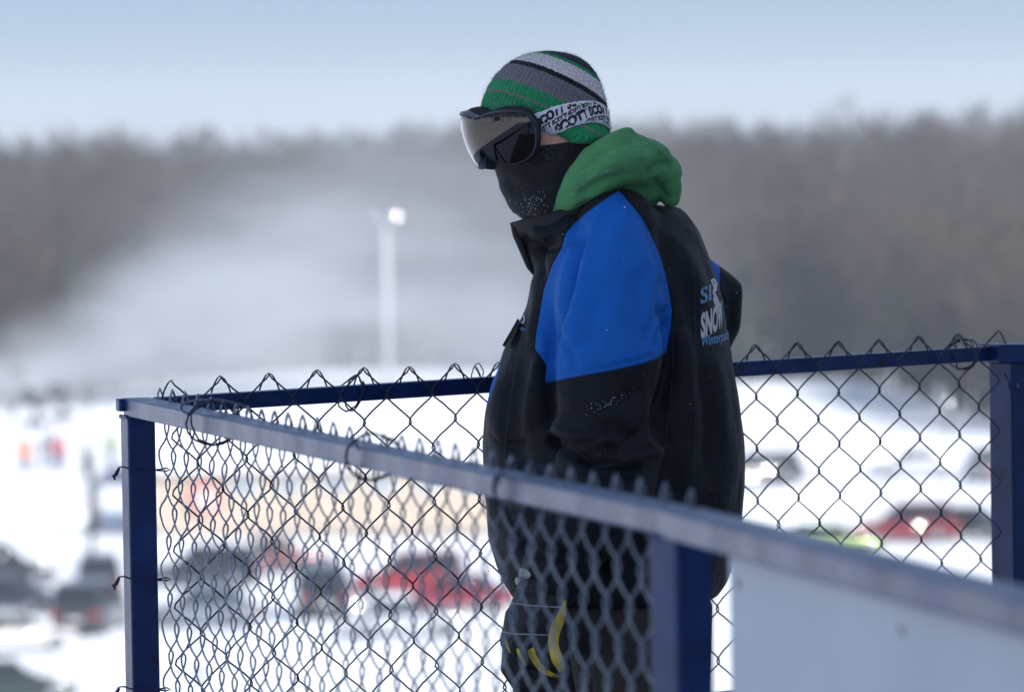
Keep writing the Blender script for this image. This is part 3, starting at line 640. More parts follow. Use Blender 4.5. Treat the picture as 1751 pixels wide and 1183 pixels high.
# canopy whose shade lies on the snow, and snow gun gear on the left slope
ca = W(235, 900, 262); cn = empty('ticket_shelter', (ca.x, 262, LOT)); tag(cn, 'open dark shelter half hidden behind the left corner post', 'shelter')
for x in (-1.9, 1.9):
    for y in (-1.2, 1.2): MB().box(x-.06, x+.06, y-.06, y+.06, 0, 2.3).obj('leg', M['bark'], cn)
MB().add([(-2.3, -1.6, 2.3), (2.3, -1.6, 2.3), (2.3, 1.6, 2.3), (-2.3, 1.6, 2.3), (-1.2, 0, 3.1), (1.2, 0, 3.1)],
         [(0, 3, 2, 1), (0, 1, 5, 4), (1, 2, 5), (2, 3, 4, 5), (3, 0, 4)]).obj('roof', mat('slate_blue', (.10, .12, .17), .6), cn)
for i, (u, v, Yg, lab) in enumerate([(62, 715, 372, 'snow gun on its carriage on the far left slope, nearer the edge'), (108, 712, 380, 'snow gun on the far left slope, right of the other one')]):
    p = W(u, v, Yg); g = empty('snow_gun', (p.x, Yg, gz(p.x, Yg)), R(150+i*20)); tag(g, lab, 'snow gun', 'snow guns on the slope')
    dk = mat('gun_grey', (.12, .12, .13), .5)
    MB().tube([(-.6, 0, 1.7), (-.3, 0, 1.75), (.9, 0, 2.1)], [.62, .66, .5], 14).obj('barrel', dk, g, True)
    MB().tube([(0, 0, .3), (0, 0, 1.4)], .12, 8).obj('mast', dk, g)
    MB().box(-.9, .9, -.5, .5, .3, .5).obj('carriage', dk, g)
    for s in (-1, 1): MB().tube([(0, s*.5, .3), (0, s*.66, .3)], .3, 12).obj('wheel', M['rubber'], g)
for u, v, Yg, s, lab in [(30, 700, 395, .3, 'bare shrub at the far left edge of the slope'), (150, 722, 368, .24, 'low bare shrub right of the snow guns'), (18, 742, 352, .22, 'small shrub low on the far left slope')]:
    p = W(u, v, Yg); t = empty('bare_shrub', (p.x, Yg, gz(p.x, Yg))); t.scale = (s, s, s); tag(t, lab, 'shrub')
    link('stem', tm[1][0], None, t, False); link('twigs', tm[1][1], None, t, False)['kind'] = 'stuff'

# people on the snow
def figure(u, v, Y, yaw, jc, pc, hc, label, skis=False):
    p = W(u, v, Y); root = empty('person', (p.x, Y, gz(p.x, Y)), yaw); root.scale = (1.25, 1.25, 1.06); tag(root, label, 'person', 'people gathered on the snow')
    st = .16
    body = MB()
    body.capsules([((0, 0, .98), .14), ((0, 0, 1.2), .15), ((.01, 0, 1.38), .16), ((.02, 0, 1.5), .06), ((.03, 0, 1.62), .10), ((.03, 0, 1.68), .10)], 10)
    for s in (-1, 1):
        body.capsules([((0, s*.09, .95), .1), ((.04*s, s*.1, .52), .07), ((-.03+st*s*.3, s*.11, .08), .05), ((.12+st*s*.3, s*.12, .05), .045)], 8)
        body.capsules([((.01, s*.19, 1.40), .065), ((-.02, s*.25, 1.12), .05), ((.12, s*.24, .92), .04), ((.17, s*.23, .84), .045)], 8)
    link('body', remesh(body, .03, 2), mat('skin_far', (.5, .3, .22), .6), root)
    jk = MB().capsules([((0, 0, .92), .19), ((0, 0, 1.15), .19), ((.01, 0, 1.36), .19), ((.02, 0, 1.46), .1)], 10)
    for s in (-1, 1): jk.capsules([((.01, s*.2, 1.40), .085), ((-.02, s*.27, 1.12), .075), ((.1, s*.25, .94), .06)], 8)
    link('jacket', remesh(jk, .03, 2), mat('jacket_far', jc, .7), root)
    tr = MB()
    for s in (-1, 1): tr.capsules([((0, s*.09, .93), .13), ((.04*s, s*.1, .52), .1), ((-.03+st*s*.3, s*.11, .14), .09)], 8)
    link('trousers', remesh(tr, .03, 2), mat('trousers_far', pc, .8), root)
    link('hat', remesh(MB().capsules([((.03, 0, 1.69), .115), ((.02, 0, 1.74), .1)], 10), .03, 1), mat('hat_far', hc, .7), root)
    for s in (-1, 1): MB().box(-.1+st*s*.3, .18+st*s*.3, s*.11-.06, s*.11+.06, 0, .13).obj('boot', M['rubber'], root, False, .03)
    return root
figure(43, 806, 313, R(-70), (.75, .17, .02), (.12, .11, .12), (.5, .15, .05), 'person in an orange jacket standing apart on the snow at far left')
figure(74, 806, 316, R(20), (.07, .08, .11), (.05, .05, .06), (.05, .05, .06), 'person in a dark jacket, left of the one in red')
figure(101, 808, 314, R(100), (.42, .03, .04), (.03, .05, .12), (.1, .02, .02), 'person in a red jacket in the small group on the snow')
figure(93, 804, 322, R(200), (.12, .10, .16), (.03, .03, .04), (.1, .1, .12), 'person in purple grey, between the dark jacket and the red one')
figure(148, 812, 308, R(-20), (.05, .09, .07), (.03, .03, .04), (.04, .06, .04), 'person in a dark green jacket right of the group on the snow')
figure(190, 800, 320, R(60), (.25, .33, .08), (.10, .11, .13), (.2, .25, .1), 'person in a yellow green jacket just left of the corner post')
# ploughed snow banks
for i, (u, v, Yb, L, H, lab) in enumerate([(120, 900, 262, 9, .9, 'ploughed snow bank behind the cars at left'), (1480, 782, 322, 10, 1.4, 'ploughed snow bank in the right hand car park, farther one'),
                                    (1350, 865, 270, 7, .9, 'ploughed snow bank right of the man, nearer one'), (560, 1150, 186, 6, .5, 'low snow bank in front of the cars behind the mesh')]):
    Yb = 171195/(v-(262.4-u*.0165)); p = W(u, v, Yb); mb = MB(); rg = random.Random(i); rr = []
    for k in range(13):
        x = -L/2+L*k/12; e = math.sin(math.pi*(k+.15)/12.3)**.5*(.75+.5*rg.random()); rr.append([Vector((x, math.cos(a)*H*1.6*e, math.sin(a)*H*e-.25)) for a in np.linspace(0, math.pi, 9)]+[Vector((x, 0, -.4))])
    o = mb.rings(rr).obj('snow_bank', M['snow'], None, True); o.location = (p.x, Yb, gz(p.x, Yb)); tag(o, lab, 'snow bank')
# ------------------------------------------------------------------ the man
PY = 9.55
man = empty('person', (W(1045, 900, PY).x, PY, 0))
tag(man, 'man in black and blue jacket, striped beanie and mirrored goggles standing at the railing', 'person')
def pt(u, v, dy=0.0): p = W(u, v, PY); return Vector((p.x, PY+dy, p.z))
PX = 1/1018.0
def part(name, me, m, parent=None, smooth=True):
    o = link(name, me, m, None, smooth)
    if parent is None or parent == man: adopt(o, man)
    else: o.parent = parent
    return o
def slices(rows, psi=0.0, n=40, tilt=0.0, sq=2.0):
    # rows: (v, left u, right u, half depth, dy, [tilt px]) -> rings; psi turns the ellipse about the vertical
    out = []
    for r in rows:
        v, uL, uR, b, dy = r[:5]; tl = r[5] if len(r) > 5 else tilt
        c = pt((uL+uR)/2, v, dy); hx = (uR-uL)/2*PX; ps = psi
        if (b*math.sin(ps))**2 > hx*hx*.8: ps = math.asin(min(1, .8*hx/b))*(1 if ps > 0 else -1)
        a = math.sqrt(hx*hx-(b*math.sin(ps))**2)/math.cos(ps); ring = []
        for j in range(n):
            t = 2*math.pi*j/n; ct, sn = math.cos(t), math.sin(t); e = 2/sq
            ex = math.copysign(abs(ct)**e, ct)*a; ey = math.copysign(abs(sn)**e, sn)*b
            x = ex*math.cos(ps)+ey*math.sin(ps); y = -ex*math.sin(ps)+ey*math.cos(ps)
            ring.append(Vector((c.x+x, c.y+y, c.z - tl*PX*(x/max(hx, 1e-6)))))
        out.append(ring)
    return out
# body (skin): one continuous figure under the clothes
bm_ = MB()
bm_.rings(slices([(112, 905, 960, .03, 0), (125, 870, 1000, .06, 0), (160, 850, 1018, .075, 0), (200, 846, 1026, .083, 0), (240, 850, 1026, .086, 0), (256, 856, 1018, .083, 0),
                  (290, 858, 1005, .068, 0), (330, 866, 992, .055, 0), (355, 885, 975, .035, 0), (362, 900, 960, .02, 0)]))
bm_.capsules([((pt(866, 286, -.01)), .010), (pt(872, 262, -.012), .012)], 8)        # nose
bm_.capsules([(pt(990, 300), .055), (pt(1030, 390), .062)])
bm_.rings(slices([(375, 985, 1100, .09, 0), (420, 950, 1190, .15, 0), (520, 925, 1215, .16, 0), (700, 870, 1240, .16, 0), (900, 880, 1230, .16, 0), (1020, 900, 1200, .16, 0), (1060, 950, 1180, .12, 0)]))
bm_.capsules([(pt(1055, 420, -.16), .05), (pt(1045, 600, -.23), .045), (pt(1050, 770, -.26), .042), (pt(960, 920, -.27), .034), (pt(918, 1010, -.27), .027)])
bm_.capsules([(pt(1130, 430, .16), .05), (pt(1205, 540, .22), .042), (pt(1150, 680, .22), .035)])
bm_.capsules([(pt(1095, 1010, -.07), .09), (pt(1100, 1330, -.08), .065), (pt(1125, 1690, -.09), .045), (pt(1110, 1745, -.09), .035), (pt(1030, 1755, -.09), .028)])
bm_.capsules([(pt(1010, 1010, .08), .09), (pt(990, 1330, .09), .065), (pt(1020, 1690, .09), .045), (pt(1000, 1745, .09), .035), (pt(925, 1755, .09), .028)])
skin = mat('skin', (.72, .38, .28), .5, bump=.2, bscale=500, var=.12, vscale=60)
body = part('body', remesh(bm_, .007, 3), skin)

# ---- jacket
cloth = bpy.data.materials.new('jacket_cloth'); cloth.use_nodes = True
def jacket_nodes(m, black, blue):
    N = m.node_tree.nodes; L = m.node_tree.links; b = N['Principled BSDF']
    at = N.new('ShaderNodeAttribute'); at.attribute_name = 'panel'
    st = N.new('ShaderNodeMapRange'); st.inputs[1].default_value = -.5; st.inputs[2].default_value = .5; L.new(at.outputs['Fac'], st.inputs[0])
    mx = N.new('ShaderNodeMix'); mx.data_type = 'RGBA'; mx.inputs[6].default_value = (*black, 1); mx.inputs[7].default_value = (*blue, 1)
    L.new(st.outputs[0], mx.inputs[0])
    tc = N.new('ShaderNodeTexCoord'); n = N.new('ShaderNodeTexNoise'); n.inputs['Scale'].default_value = 25; L.new(tc.outputs['Object'], n.inputs['Vector'])
    mr = N.new('ShaderNodeMapRange'); mr.inputs[3].default_value = .85; mr.inputs[4].default_value = 1.15; L.new(n.outputs['Fac'], mr.inputs[0])
    mm = N.new('ShaderNodeVectorMath'); mm.operation = 'SCALE'; L.new(mx.outputs[2], mm.inputs[0]); L.new(mr.outputs[0], mm.inputs[3]); L.new(mm.outputs[0], b.inputs['Base Color'])
    b.inputs['Roughness'].default_value = .62; b.inputs['Specular IOR Level'].default_value = .24; b.inputs['Sheen Weight'].default_value = .03; b.inputs['Sheen Roughness'].default_value = .4
    sm = N.new('ShaderNodeMath'); sm.operation = 'ABSOLUTE'; L.new(at.outputs['Fac'], sm.inputs[0])
    s2 = N.new('ShaderNodeMapRange'); s2.interpolation_type = 'SMOOTHSTEP'; s2.inputs[1].default_value = 0; s2.inputs[2].default_value = 2.6; L.new(sm.outputs[0], s2.inputs[0])
    n2 = N.new('ShaderNodeTexNoise'); n2.inputs['Scale'].default_value = 700; L.new(tc.outputs['Object'], n2.inputs['Vector'])
    n3 = N.new('ShaderNodeTexNoise'); n3.inputs['Scale'].default_value = 22; n3.inputs['Detail'].default_value = 3; L.new(tc.outputs['Object'], n3.inputs['Vector'])
    b1 = N.new('ShaderNodeBump'); b1.inputs['Strength'].default_value = .25; b1.inputs['Distance'].default_value = .001; L.new(n2.outputs['Fac'], b1.inputs['Height'])
    b2 = N.new('ShaderNodeBump'); b2.inputs['Strength'].default_value = .9; b2.inputs['Distance'].default_value = .003; L.new(s2.outputs[0], b2.inputs['Height']); L.new(b1.outputs[0], b2.inputs['Normal'])
    b3 = N.new('ShaderNodeBump'); b3.inputs['Strength'].default_value = .8; b3.inputs['Distance'].default_value = .007; L.new(n3.outputs['Fac'], b3.inputs['Height']); L.new(b2.outputs[0], b3.inputs['Normal'])
    L.new(b3.outputs[0], b.inputs['Normal'])
jacket_nodes(cloth, (.0042, .0058, .0105), (.002, .128, .52))
jm = MB()
TORSO = [(345, 1030, 1105, .06, .0), (356, 1000, 1160, .085, .0), (372, 968, 1176, .125, 0), (400, 945, 1194, .165, 0), (440, 925, 1212, .19, 0), (480, 912, 1226, .20, 0), (520, 902, 1236, .205, 0),
         (560, 884, 1244, .21, 0), (600, 862, 1250, .212, 0), (650, 846, 1257, .215, 0), (700, 834, 1264, .217, 0), (760, 829, 1270, .22, 0), (830, 832, 1272, .222, 0),
         (915, 838, 1270, .222, 0), (960, 850, 1258, .215, 0), (1000, 866, 1243, .21, 0), (1026, 884, 1224, .20, 0)]
jm.rings(slices(TORSO, math.radians(14), sq=2.2))
# collar, tipped forward over the chin guard
def ring_uv(uL, vL, uR, vR, b, dy=0, n=32):
    A, B = pt(uL, vL, dy), pt(uR, vR, dy); c = (A+B)/2; h = (B-A)/2
    return [c+h*math.cos(t)+Vector((0, 1, 0))*b*math.sin(t) for t in np.linspace(0, 2*math.pi, n, endpoint=False)]
jm.rings([ring_uv(905, 520, 1160, 470, .14), ring_uv(912, 466, 1135, 410, .12), ring_uv(900, 436, 1110, 375, .105), ring_uv(884, 408, 1085, 350, .092),
          ring_uv(876, 392, 1070, 336, .085), ring_uv(872, 384, 1062, 328, .083)])
# near sleeve
def sleeve(path, n=18):
    out = MB(); return out.capsules(path, n)
near_arm = [(pt(1058, 392, -.10), .072), (pt(1052, 440, -.135), .086), (pt(1045, 500, -.165), .096), (pt(1038, 560, -.19), .1), (pt(1034, 620, -.205), .1), (pt(1030, 680, -.215), .094), (pt(1040, 745, -.23), .090),
            (pt(1030, 800, -.24), .086), (pt(1002, 860, -.25), .077), (pt(966, 920, -.26), .067), (pt(945, 962, -.265), .056)]
jm.capsules(near_arm, 22)
jm.capsules([(pt(1125, 420, .13), .055), (pt(1186, 484, .17), .053), (pt(1232, 519, .20), .054), (pt(1230, 552, .21), .050), (pt(1206, 592, .21), .050), (pt(1150, 660, .21), .045)], 18)
jme = remesh(jm, .0046, 16, .6)
F = [([(1000, 372), (985, 430), (965, 510), (942, 573), (936, 640), (938, 700), (936, 735)], -.016, 7),     # sleeve against the chest
     ([(1010, 400), (992, 460), (972, 540), (958, 600)], .003, 16),
     ([(1141, 520), (1152, 570), (1150, 640), (1128, 720), (1136, 765)], -.014, 8),                  # sleeve against the back
     ([(1060, 330), (1098, 372), (1126, 430), (1145, 500), (1150, 535)], -.004, 5),
     ([(936, 745), (955, 762), (985, 775), (1020, 800)], -.012, 6), ([(940, 720), (975, 742), (1020, 752), (1060, 748)], .007, 9),
     ([(950, 700), (1000, 712), (1050, 735), (1100, 750)], -.004, 8), ([(1060, 790), (1090, 780), (1130, 760)], .010, 10), ([(1000, 800), (1050, 810), (1095, 806)], -.008, 8),
     ([(1010, 830), (1060, 838), (1095, 825)], .006, 8), ([(1134, 470), (1130, 520), (1141, 545)], -.005, 6),
     ([(1112, 380), (1150, 440), (1178, 520), (1190, 600), (1196, 700)], -.005, 12), ([(1150, 400), (1185, 470), (1206, 540)], .004, 9),
     ([(1165, 560), (1180, 640), (1176, 740), (1160, 840)], .006, 14), ([(1215, 600), (1230, 700), (1236, 800), (1228, 880)], .005, 16),
     ([(1196, 620), (1212, 720), (1214, 840)], -.006, 11), ([(900, 600), (882, 680), (880, 760), (900, 800)], -.006, 12), ([(925, 600), (908, 670), (900, 740)], .006, 10),
     ([(862, 640), (850, 700), (858, 770)], .005, 11), ([(850, 800), (880, 830), (930, 835)], -.007, 9), ([(846, 850), (870, 890), (900, 900)], -.007, 9),
     ([(905, 860), (950, 880), (1000, 900)], -.007, 8), ([(890, 930), (930, 945), (985, 960)], -.008, 6), ([(900, 905), (945, 920), (990, 935)], .006, 8),
     ([(1070, 880), (1100, 930), (1110, 1000)], -.006, 12), ([(1150, 860), (1160, 930), (1150, 1010)], .006, 14), ([(1010, 930), (1030, 980), (1040, 1020)], -.007, 9),
     ([(1085, 345), (1060, 380), (1045, 430), (1035, 520)], .003, 14), ([(1100, 450), (1095, 520), (1110, 590)], -.0035, 12), ([(1050, 470), (1020, 530), (1000, 600)], -.003, 13),
     ([(930, 640), (970, 640), (1040, 628), (1100, 614), (1140, 598)], -.0025, 3),
     ([(945, 748), (985, 758), (1030, 752)], -.004, 2.6), ([(952, 772), (1000, 790), (1060, 792)], -.004, 2.8), ([(1070, 770), (1100, 768), (1128, 752)], -.005, 3), ([(960, 735), (1010, 738), (1060, 722)], -.003, 2.6),
     ([(1120, 700), (1090, 740), (1060, 765)], -.004, 4), ([(1146, 545), (1128, 575), (1120, 600)], -.004, 3.5), ([(1140, 510), (1115, 560), (1100, 600)], -.0025, 5), ([(948, 560), (975, 600), (985, 640)], -.003, 5),
     ([(1148, 620), (1132, 660), (1120, 700)], -.004, 4), ([(1100, 660), (1060, 690), (1010, 700)], -.0025, 6), ([(1165, 400), (1150, 470), (1160, 560)], -.003, 6), ([(840, 740), (870, 760), (905, 750)], -.0035, 4),
     ([(892, 404), (915, 425), (960, 415), (1000, 380)], -.007, 6), ([(905, 392), (940, 400), (985, 372)], .005, 7), ([(912, 410), (925, 440), (930, 480)], -.006, 5),
     ([(925, 470), (918, 530), (905, 590)], .005, 7), ([(1245, 470), (1255, 520), (1250, 570)], -.004, 7)]
F = [(p_, d_*1.75, w_) for p_, d_, w_ in F]
folds(jme, F)
# low frequency rumple of the cloth
from mathutils import noise as mnoise
co = get_co(jme); no = get_no(jme)
dz = np.array([mnoise.noise(Vector(c)*9)+.6*mnoise.noise(Vector((c[0]*22, c[1]*22, c[2]*12))) for c in co])
set_co(jme, co+no*(dz*.0040)[:, None])
co = get_co(jme); uv = proj(co); rel = co[:, 1]-PY
PANEL = [(1058, 326), (1075, 345), (1096, 370), (1112, 400), (1126, 430), (1136, 462), (1144, 498), (1149, 531), (1147, 562), (1141, 590), (1140, 603), (1120, 614), (1099, 621), (1056, 631), (1013, 639), (970, 647), (932, 655),
         (935, 624), (925, 610), (915, 597), (916, 575), (920, 553), (930, 495), (944, 454), (960, 425), (968, 398), (984, 380), (1003, 364), (1030, 344)]
P = signed(uv, PANEL); P[rel > .03] = -20
far = np.minimum(np.minimum(np.minimum((rel-.06)/PX*.5, 1231-uv[:, 0]), 490-uv[:, 1]), 40); far[rel < .05] = -20
far[uv[:, 0] < 1040] = -20
frn = np.minimum(signed(uv, [(872, 575), (862, 600), (846, 660), (836, 690), (815, 690), (850, 580)]), 30)-1.0
attr(jme, 'panel', np.maximum(np.maximum(P, far), frn))
jacket = part('jacket', jme, cloth)
JB = bvh_of(jme)
blackcloth = mat('black_cloth', (.008, .010, .015), .7, bump=.3, bscale=600, var=.2, vscale=20)
# standing collar lip with zip guard, chest flap, cuff
lip = MB(); rr = []
for k, (uL, vL, uR, vR, b, off) in enumerate([(884, 402, 1080, 350, .092, 0), (874, 388, 1066, 334, .088, 0), (871, 382, 1060, 328, .087, 0), (878, 385, 1056, 332, .078, 0), (888, 398, 1052, 340, .076, 0)]):
    rr.append(ring_uv(uL, vL, uR, vR, b))
lip.rings(rr, False); part('collar', lip.mesh('collar'), blackcloth, man)
zg = MB()
for a, b, r0, r1 in (((884, 404), (878, 384), .0075, .006), ((905, 455), (885, 405), .006, .0075), ((915, 470), (905, 455), .004, .006)):
    zg.capsules([(pt(a[0], a[1], -.02), r0), (pt(b[0], b[1], -.02), r1)], 10)
part('zip_guard', remesh(zg, .003, 3), blackcloth, man)
fl_ = MB().rings([[pt(u, v, dy) for u, v, dy in q] for q in ([(885, 543, -.09), (888, 546, -.09), (888, 546, -.04), (885, 543, -.04)], [(872, 566, -.09), (877, 569, -.09), (877, 569, -.04), (872, 566, -.04)], [(859, 588, -.085), (864, 590, -.085), (864, 590, -.045), (859, 588, -.045)])])
part('pocket_flap', fl_.mesh('pocket_flap'), blackcloth, man, False)
# piping and stitching
stitch = mat('stitching', (.10, .28, .62), .7)
st = MB()
line = spline([(938, 651.5), (970, 643.5), (1013, 635.5), (1056, 627.5)], 20)
for i in range(0, len(line)-1, 2):
    a, b = line[i], line[i+1]; st.tube([hit(JB, *a, .0004), hit(JB, *((a+b)/2), .0007), hit(JB, *b, .0004)], .0004, 4)
o = part('stitching', st.mesh('stitching'), stitch, man); o['kind'] = 'stuff'

dk = mat('seam_shadowless', (.010, .012, .017), .6)
for poly, wd in (([(1150, 545), (1150, 640), (1140, 740), (1128, 800)], 1.6), ([(1178, 372), (1186, 470), (1190, 600), (1188, 760), (1180, 900)], 1.5),
                 ([(915, 472), (903, 520), (893, 570), (880, 640), (868, 720), (862, 800), (866, 900)], 2.2), ([(1120, 352), (1160, 372), (1192, 410), (1214, 452)], 1.4)):
    part('seam', ribbon(JB, poly, wd, .0011, 8, 2).mesh('seam'), dk, jacket)
for off_ in (4.5,):
    tops_ = spline([(1062, 336), (1080, 362), (1100, 395), (1118, 430), (1132, 470), (1140, 515), (1141, 560)], 14); sm_ = MB()
    for i in range(0, len(tops_)-1, 2):
        a, b = tops_[i]-np.array((off_, -1)), tops_[i+1]-np.array((off_, -1)); sm_.tube([hit(JB, *a, .0003), hit(JB, *((a+b)/2), .0006), hit(JB, *b, .0003)], .00032, 4)
    o = part('stitching', sm_.mesh('stitching'), mat('blue_thread', (.01, .10, .42), .7), jacket); o['kind'] = 'stuff'
# ---- neck gaiter over the lower face
gm = MB()
gm.rings(slices([(245, 862, 1040, .078, 0, -9), (247, 850, 1046, .0875, 0, -9), (254, 846, 1046, .09, 0, -5), (275, 845, 1042, .09, 0), (290, 846, 1038, .088, 0), (307, 852, 1034, .084, 0), (321, 854, 1030, .08, -.002),
                 (331, 859, 1026, .077, -.002), (342, 865, 1022, .074, 0), (352, 869, 1018, .072, 0), (362, 876, 1015, .068, 0), (368, 886, 1015, .066, 0), (378, 898, 1020, .064, 0), (400, 908, 1040, .068, 0), (430, 930, 1060, .07, 0)], math.radians(-20)))
gme = remesh(gm, .0035, 3)
folds(gme, [([(870, 300), (885, 330), (905, 355)], -.003, 7), ([(905, 290), (930, 320), (940, 355)], -.003, 9), ([(960, 260), (950, 300), (930, 340), (920, 370)], .003, 8), ([(895, 372), (920, 375), (940, 366)], -.005, 4),
            ([(985, 255), (1010, 262), (1035, 250)], -.003, 5), ([(860, 318), (880, 320), (905, 316)], -.0025, 5), ([(880, 345), (910, 350), (930, 340)], .0025, 6), ([(1000, 240), (960, 290), (935, 330)], -.003, 7)])
fleece = mat('black_fleece', (.010, .011, .014), .95, bump=.9, bscale=420, var=.3, vscale=60, sheen=.15)
gaiter = part('neck_gaiter', gme, fleece); GB = bvh_of(gme)

# ---- hood
hm = MB()
hm.capsules([(pt(950, 366, -.055), .010), (pt(968, 345, -.075), .020), (pt(992, 316, -.095), .033), (pt(1022, 290, -.10), .043), (pt(1055, 272, -.095), .045), (pt(1086, 273, -.07), .042), (pt(1112, 284, -.03), .038), (pt(1126, 300, .03), .034)], 22)
hm.capsules([(pt(1056, 240, -.09), .012), (pt(1074, 230, -.082), .013), (pt(1084, 240, -.07), .012)], 14)
hm.capsules([(pt(1030, 262, -.11), .018), (pt(1052, 244, -.105), .020), (pt(1072, 232, -.09), .014)], 14)
hm.capsules([(pt(1094, 262, -.06), .022), (pt(1122, 272, -.045), .026), (pt(1140, 298, -.03), .023), (pt(1144, 326, -.02), .021), (pt(1146, 338, -.02), .0175)], 16)
hm.capsules([(pt(1100, 290, -.05), .022), (pt(1122, 300, -.03), .02), (pt(1136, 322, -.01), .014)], 14)
hm.capsules([(pt(1130, 300, .03), .036), (pt(1110, 280, .08), .036), (pt(1060, 268, .11), .034), (pt(1000, 300, .10), .028), (pt(960, 345, .07), .016)], 18)
hm.capsules([(pt(1080, 310, 0), .06), (pt(1050, 320, 0), .07)], 18)
hme = remesh(hm, .0038, 5)
folds(hme, [([(1000, 318), (1030, 292), (1065, 277), (1100, 268), (1128, 282)], .006, 9), ([(985, 342), (1020, 316), (1060, 304), (1095, 296)], -.007, 6), ([(995, 300), (1025, 270), (1056, 252), (1080, 245)], -.005, 5),
            ([(1088, 232), (1092, 246), (1112, 250), (1134, 268)], .003, 5), ([(1100, 308), (1120, 288), (1142, 280), (1152, 296)], -.012, 4.5), ([(1118, 305), (1128, 320), (1140, 340)], -.006, 4),
            ([(968, 358), (1000, 338), (1040, 328)], .004, 6), ([(1110, 246), (1140, 270), (1158, 305)], .003, 8), ([(1130, 262), (1122, 280), (1120, 296)], -.0035, 3)])
def rumple(me, amp, sc):
    c_0 = get_co(me); n_0 = get_no(me); z_ = np.array([mnoise.noise(Vector(c)*sc)+.5*mnoise.noise(Vector(c)*sc*2.3) for c in c_0]); set_co(me, c_0+n_0*(z_*amp)[:, None])
rumple(hme, .0030, 22)
hoodcloth = mat('green_fleece', (.078, .29, .108), .92, bump=.5, bscale=350, var=.10, vscale=25, sheen=.08)
hood = part('hood', hme, hoodcloth); HB = bvh_of(hme)

for poly in ([(1070, 224), (1084, 226), (1090, 238), (1108, 243), (1132, 262), (1142, 276)], [(1004, 312), (1032, 289), (1064, 275), (1096, 270)]):
    sm_ = MB(); tops_ = spline(poly, 10)
    sm_.tube([hit(HB, *p, .0001) for p in tops_], .0008, 5); part('seam', sm_.mesh('seam'), hoodcloth, hood)
# ---- beanie
bn = MB()
BR = [(88, 926, 946, .010, .0), (90, 912, 960, .022, 0), (94, 896, 978, .036, 0), (101, 880, 994, .05, 0), (112, 864, 1008, .063, 0), (128, 847, 1020, .075, 0), (148, 834, 1029, .084, 0), (168, 826, 1035, .09, 0), (186, 821, 1038, .093, 0),
      (198, 820, 1040, .094, 0), (206, 832, 1041, .094, 0), (218, 862, 1042, .094, 0), (228, 900, 1043, .094, 0), (236, 935, 1042, .093, 0), (245, 956, 1028, .090, 0)]
bn.rings(slices(BR, 0, 48)); bme = remesh(bn, .0034, 3)
folds(bme, [([(835, 176), (870, 166), (910, 166), (950, 178)], -.0025, 2.2), ([(850, 130), (900, 118), (960, 128)], .001, 14)])
bco = get_co(bme)
cen = np.array(pt(930, 185, 0)); ax = np.array((.43, .20, .90)); ax /= np.linalg.norm(ax)
ax2 = np.cross(ax, (0, 1, 0)); ax2 /= np.linalg.norm(ax2); ax3 = np.cross(ax, ax2)
rv = bco-cen; up_ = rv@ax; ang = np.arctan2(rv@ax3, rv@ax2)
# geometric knit ribs (every rib a small ridge)
fade = np.clip((.105-np.abs(up_))/.03, 0, 1)
bno = get_no(bme); set_co(bme, bco+bno*(.0012*np.cos(ang*74)*fade)[:, None])
attr(bme, 'height', up_); attr(bme, 'around', ang)
kn = bpy.data.materials.new('striped_knit'); kn.use_nodes = True; N = kn.node_tree.nodes; L = kn.node_tree.links; b = N['Principled BSDF']
a1 = N.new('ShaderNodeAttribute'); a1.attribute_name = 'height'; a2 = N.new('ShaderNodeAttribute'); a2.attribute_name = 'around'
mr = N.new('ShaderNodeMapRange'); mr.inputs[1].default_value = -.10; mr.inputs[2].default_value = .11
tcn = N.new('ShaderNodeTexCoord'); nz = N.new('ShaderNodeTexNoise'); nz.inputs['Scale'].default_value = 260; L.new(tcn.outputs['Object'], nz.inputs['Vector'])
ad = N.new('ShaderNodeMath'); ad.operation = 'MULTIPLY_ADD'; L.new(nz.outputs['Fac'], ad.inputs[0]); ad.inputs[1].default_value = .003; L.new(a1.outputs['Fac'], ad.inputs[2]); L.new(ad.outputs[0], mr.inputs[0])
rp = N.new('ShaderNodeValToRGB'); rp.color_ramp.interpolation = 'CONSTANT'; L.new(mr.outputs[0], rp.inputs['Fac'])
G1, G2, GR, BK, WT, NV = (.024, .28, .12), (.026, .31, .13), (.20, .195, .22), (.012, .013, .018), (.82, .76, .77), (.012, .025, .045)
def frac(x): return (x+.10)/.21
STR = [(-.10, G1), (-.09, G1), (-.08, G1), (-.017, (.2, .21, .21)), (-.0125, G2), (.006, GR), (.040, BK), (.0485, WT), (.0745, G2), (.081, NV)]
el = rp.color_ramp.elements; el[0].position = 0; el[0].color = (*STR[0][1], 1); el[1].position = frac(STR[1][0]); el[1].color = (*STR[1][1], 1)
for x, c in STR[2:]: e = el.new(frac(x)); e.color = (*c, 1)
# flecks of snow and yarn variation
n4 = N.new('ShaderNodeTexNoise'); n4.inputs['Scale'].default_value = 520; n4.inputs['Detail'].default_value = 2; L.new(tcn.outputs['Object'], n4.inputs['Vector'])
m4 = N.new('ShaderNodeMapRange'); m4.inputs[1].default_value = .25; m4.inputs[2].default_value = .75; m4.inputs[3].default_value = .55; m4.inputs[4].default_value = 1.5; L.new(n4.outputs['Fac'], m4.inputs[0])
sc4 = N.new('ShaderNodeVectorMath'); sc4.operation = 'SCALE'; L.new(rp.outputs['Color'], sc4.inputs[0]); L.new(m4.outputs[0], sc4.inputs[3])
L.new(sc4.outputs[0], b.inputs['Base Color'])
b.inputs['Roughness'].default_value = .95; b.inputs['Specular IOR Level'].default_value = .15; b.inputs['Sheen Weight'].default_value = .1
sn = N.new('ShaderNodeMath'); sn.operation = 'MULTIPLY'; L.new(a2.outputs['Fac'], sn.inputs[0]); sn.inputs[1].default_value = 148
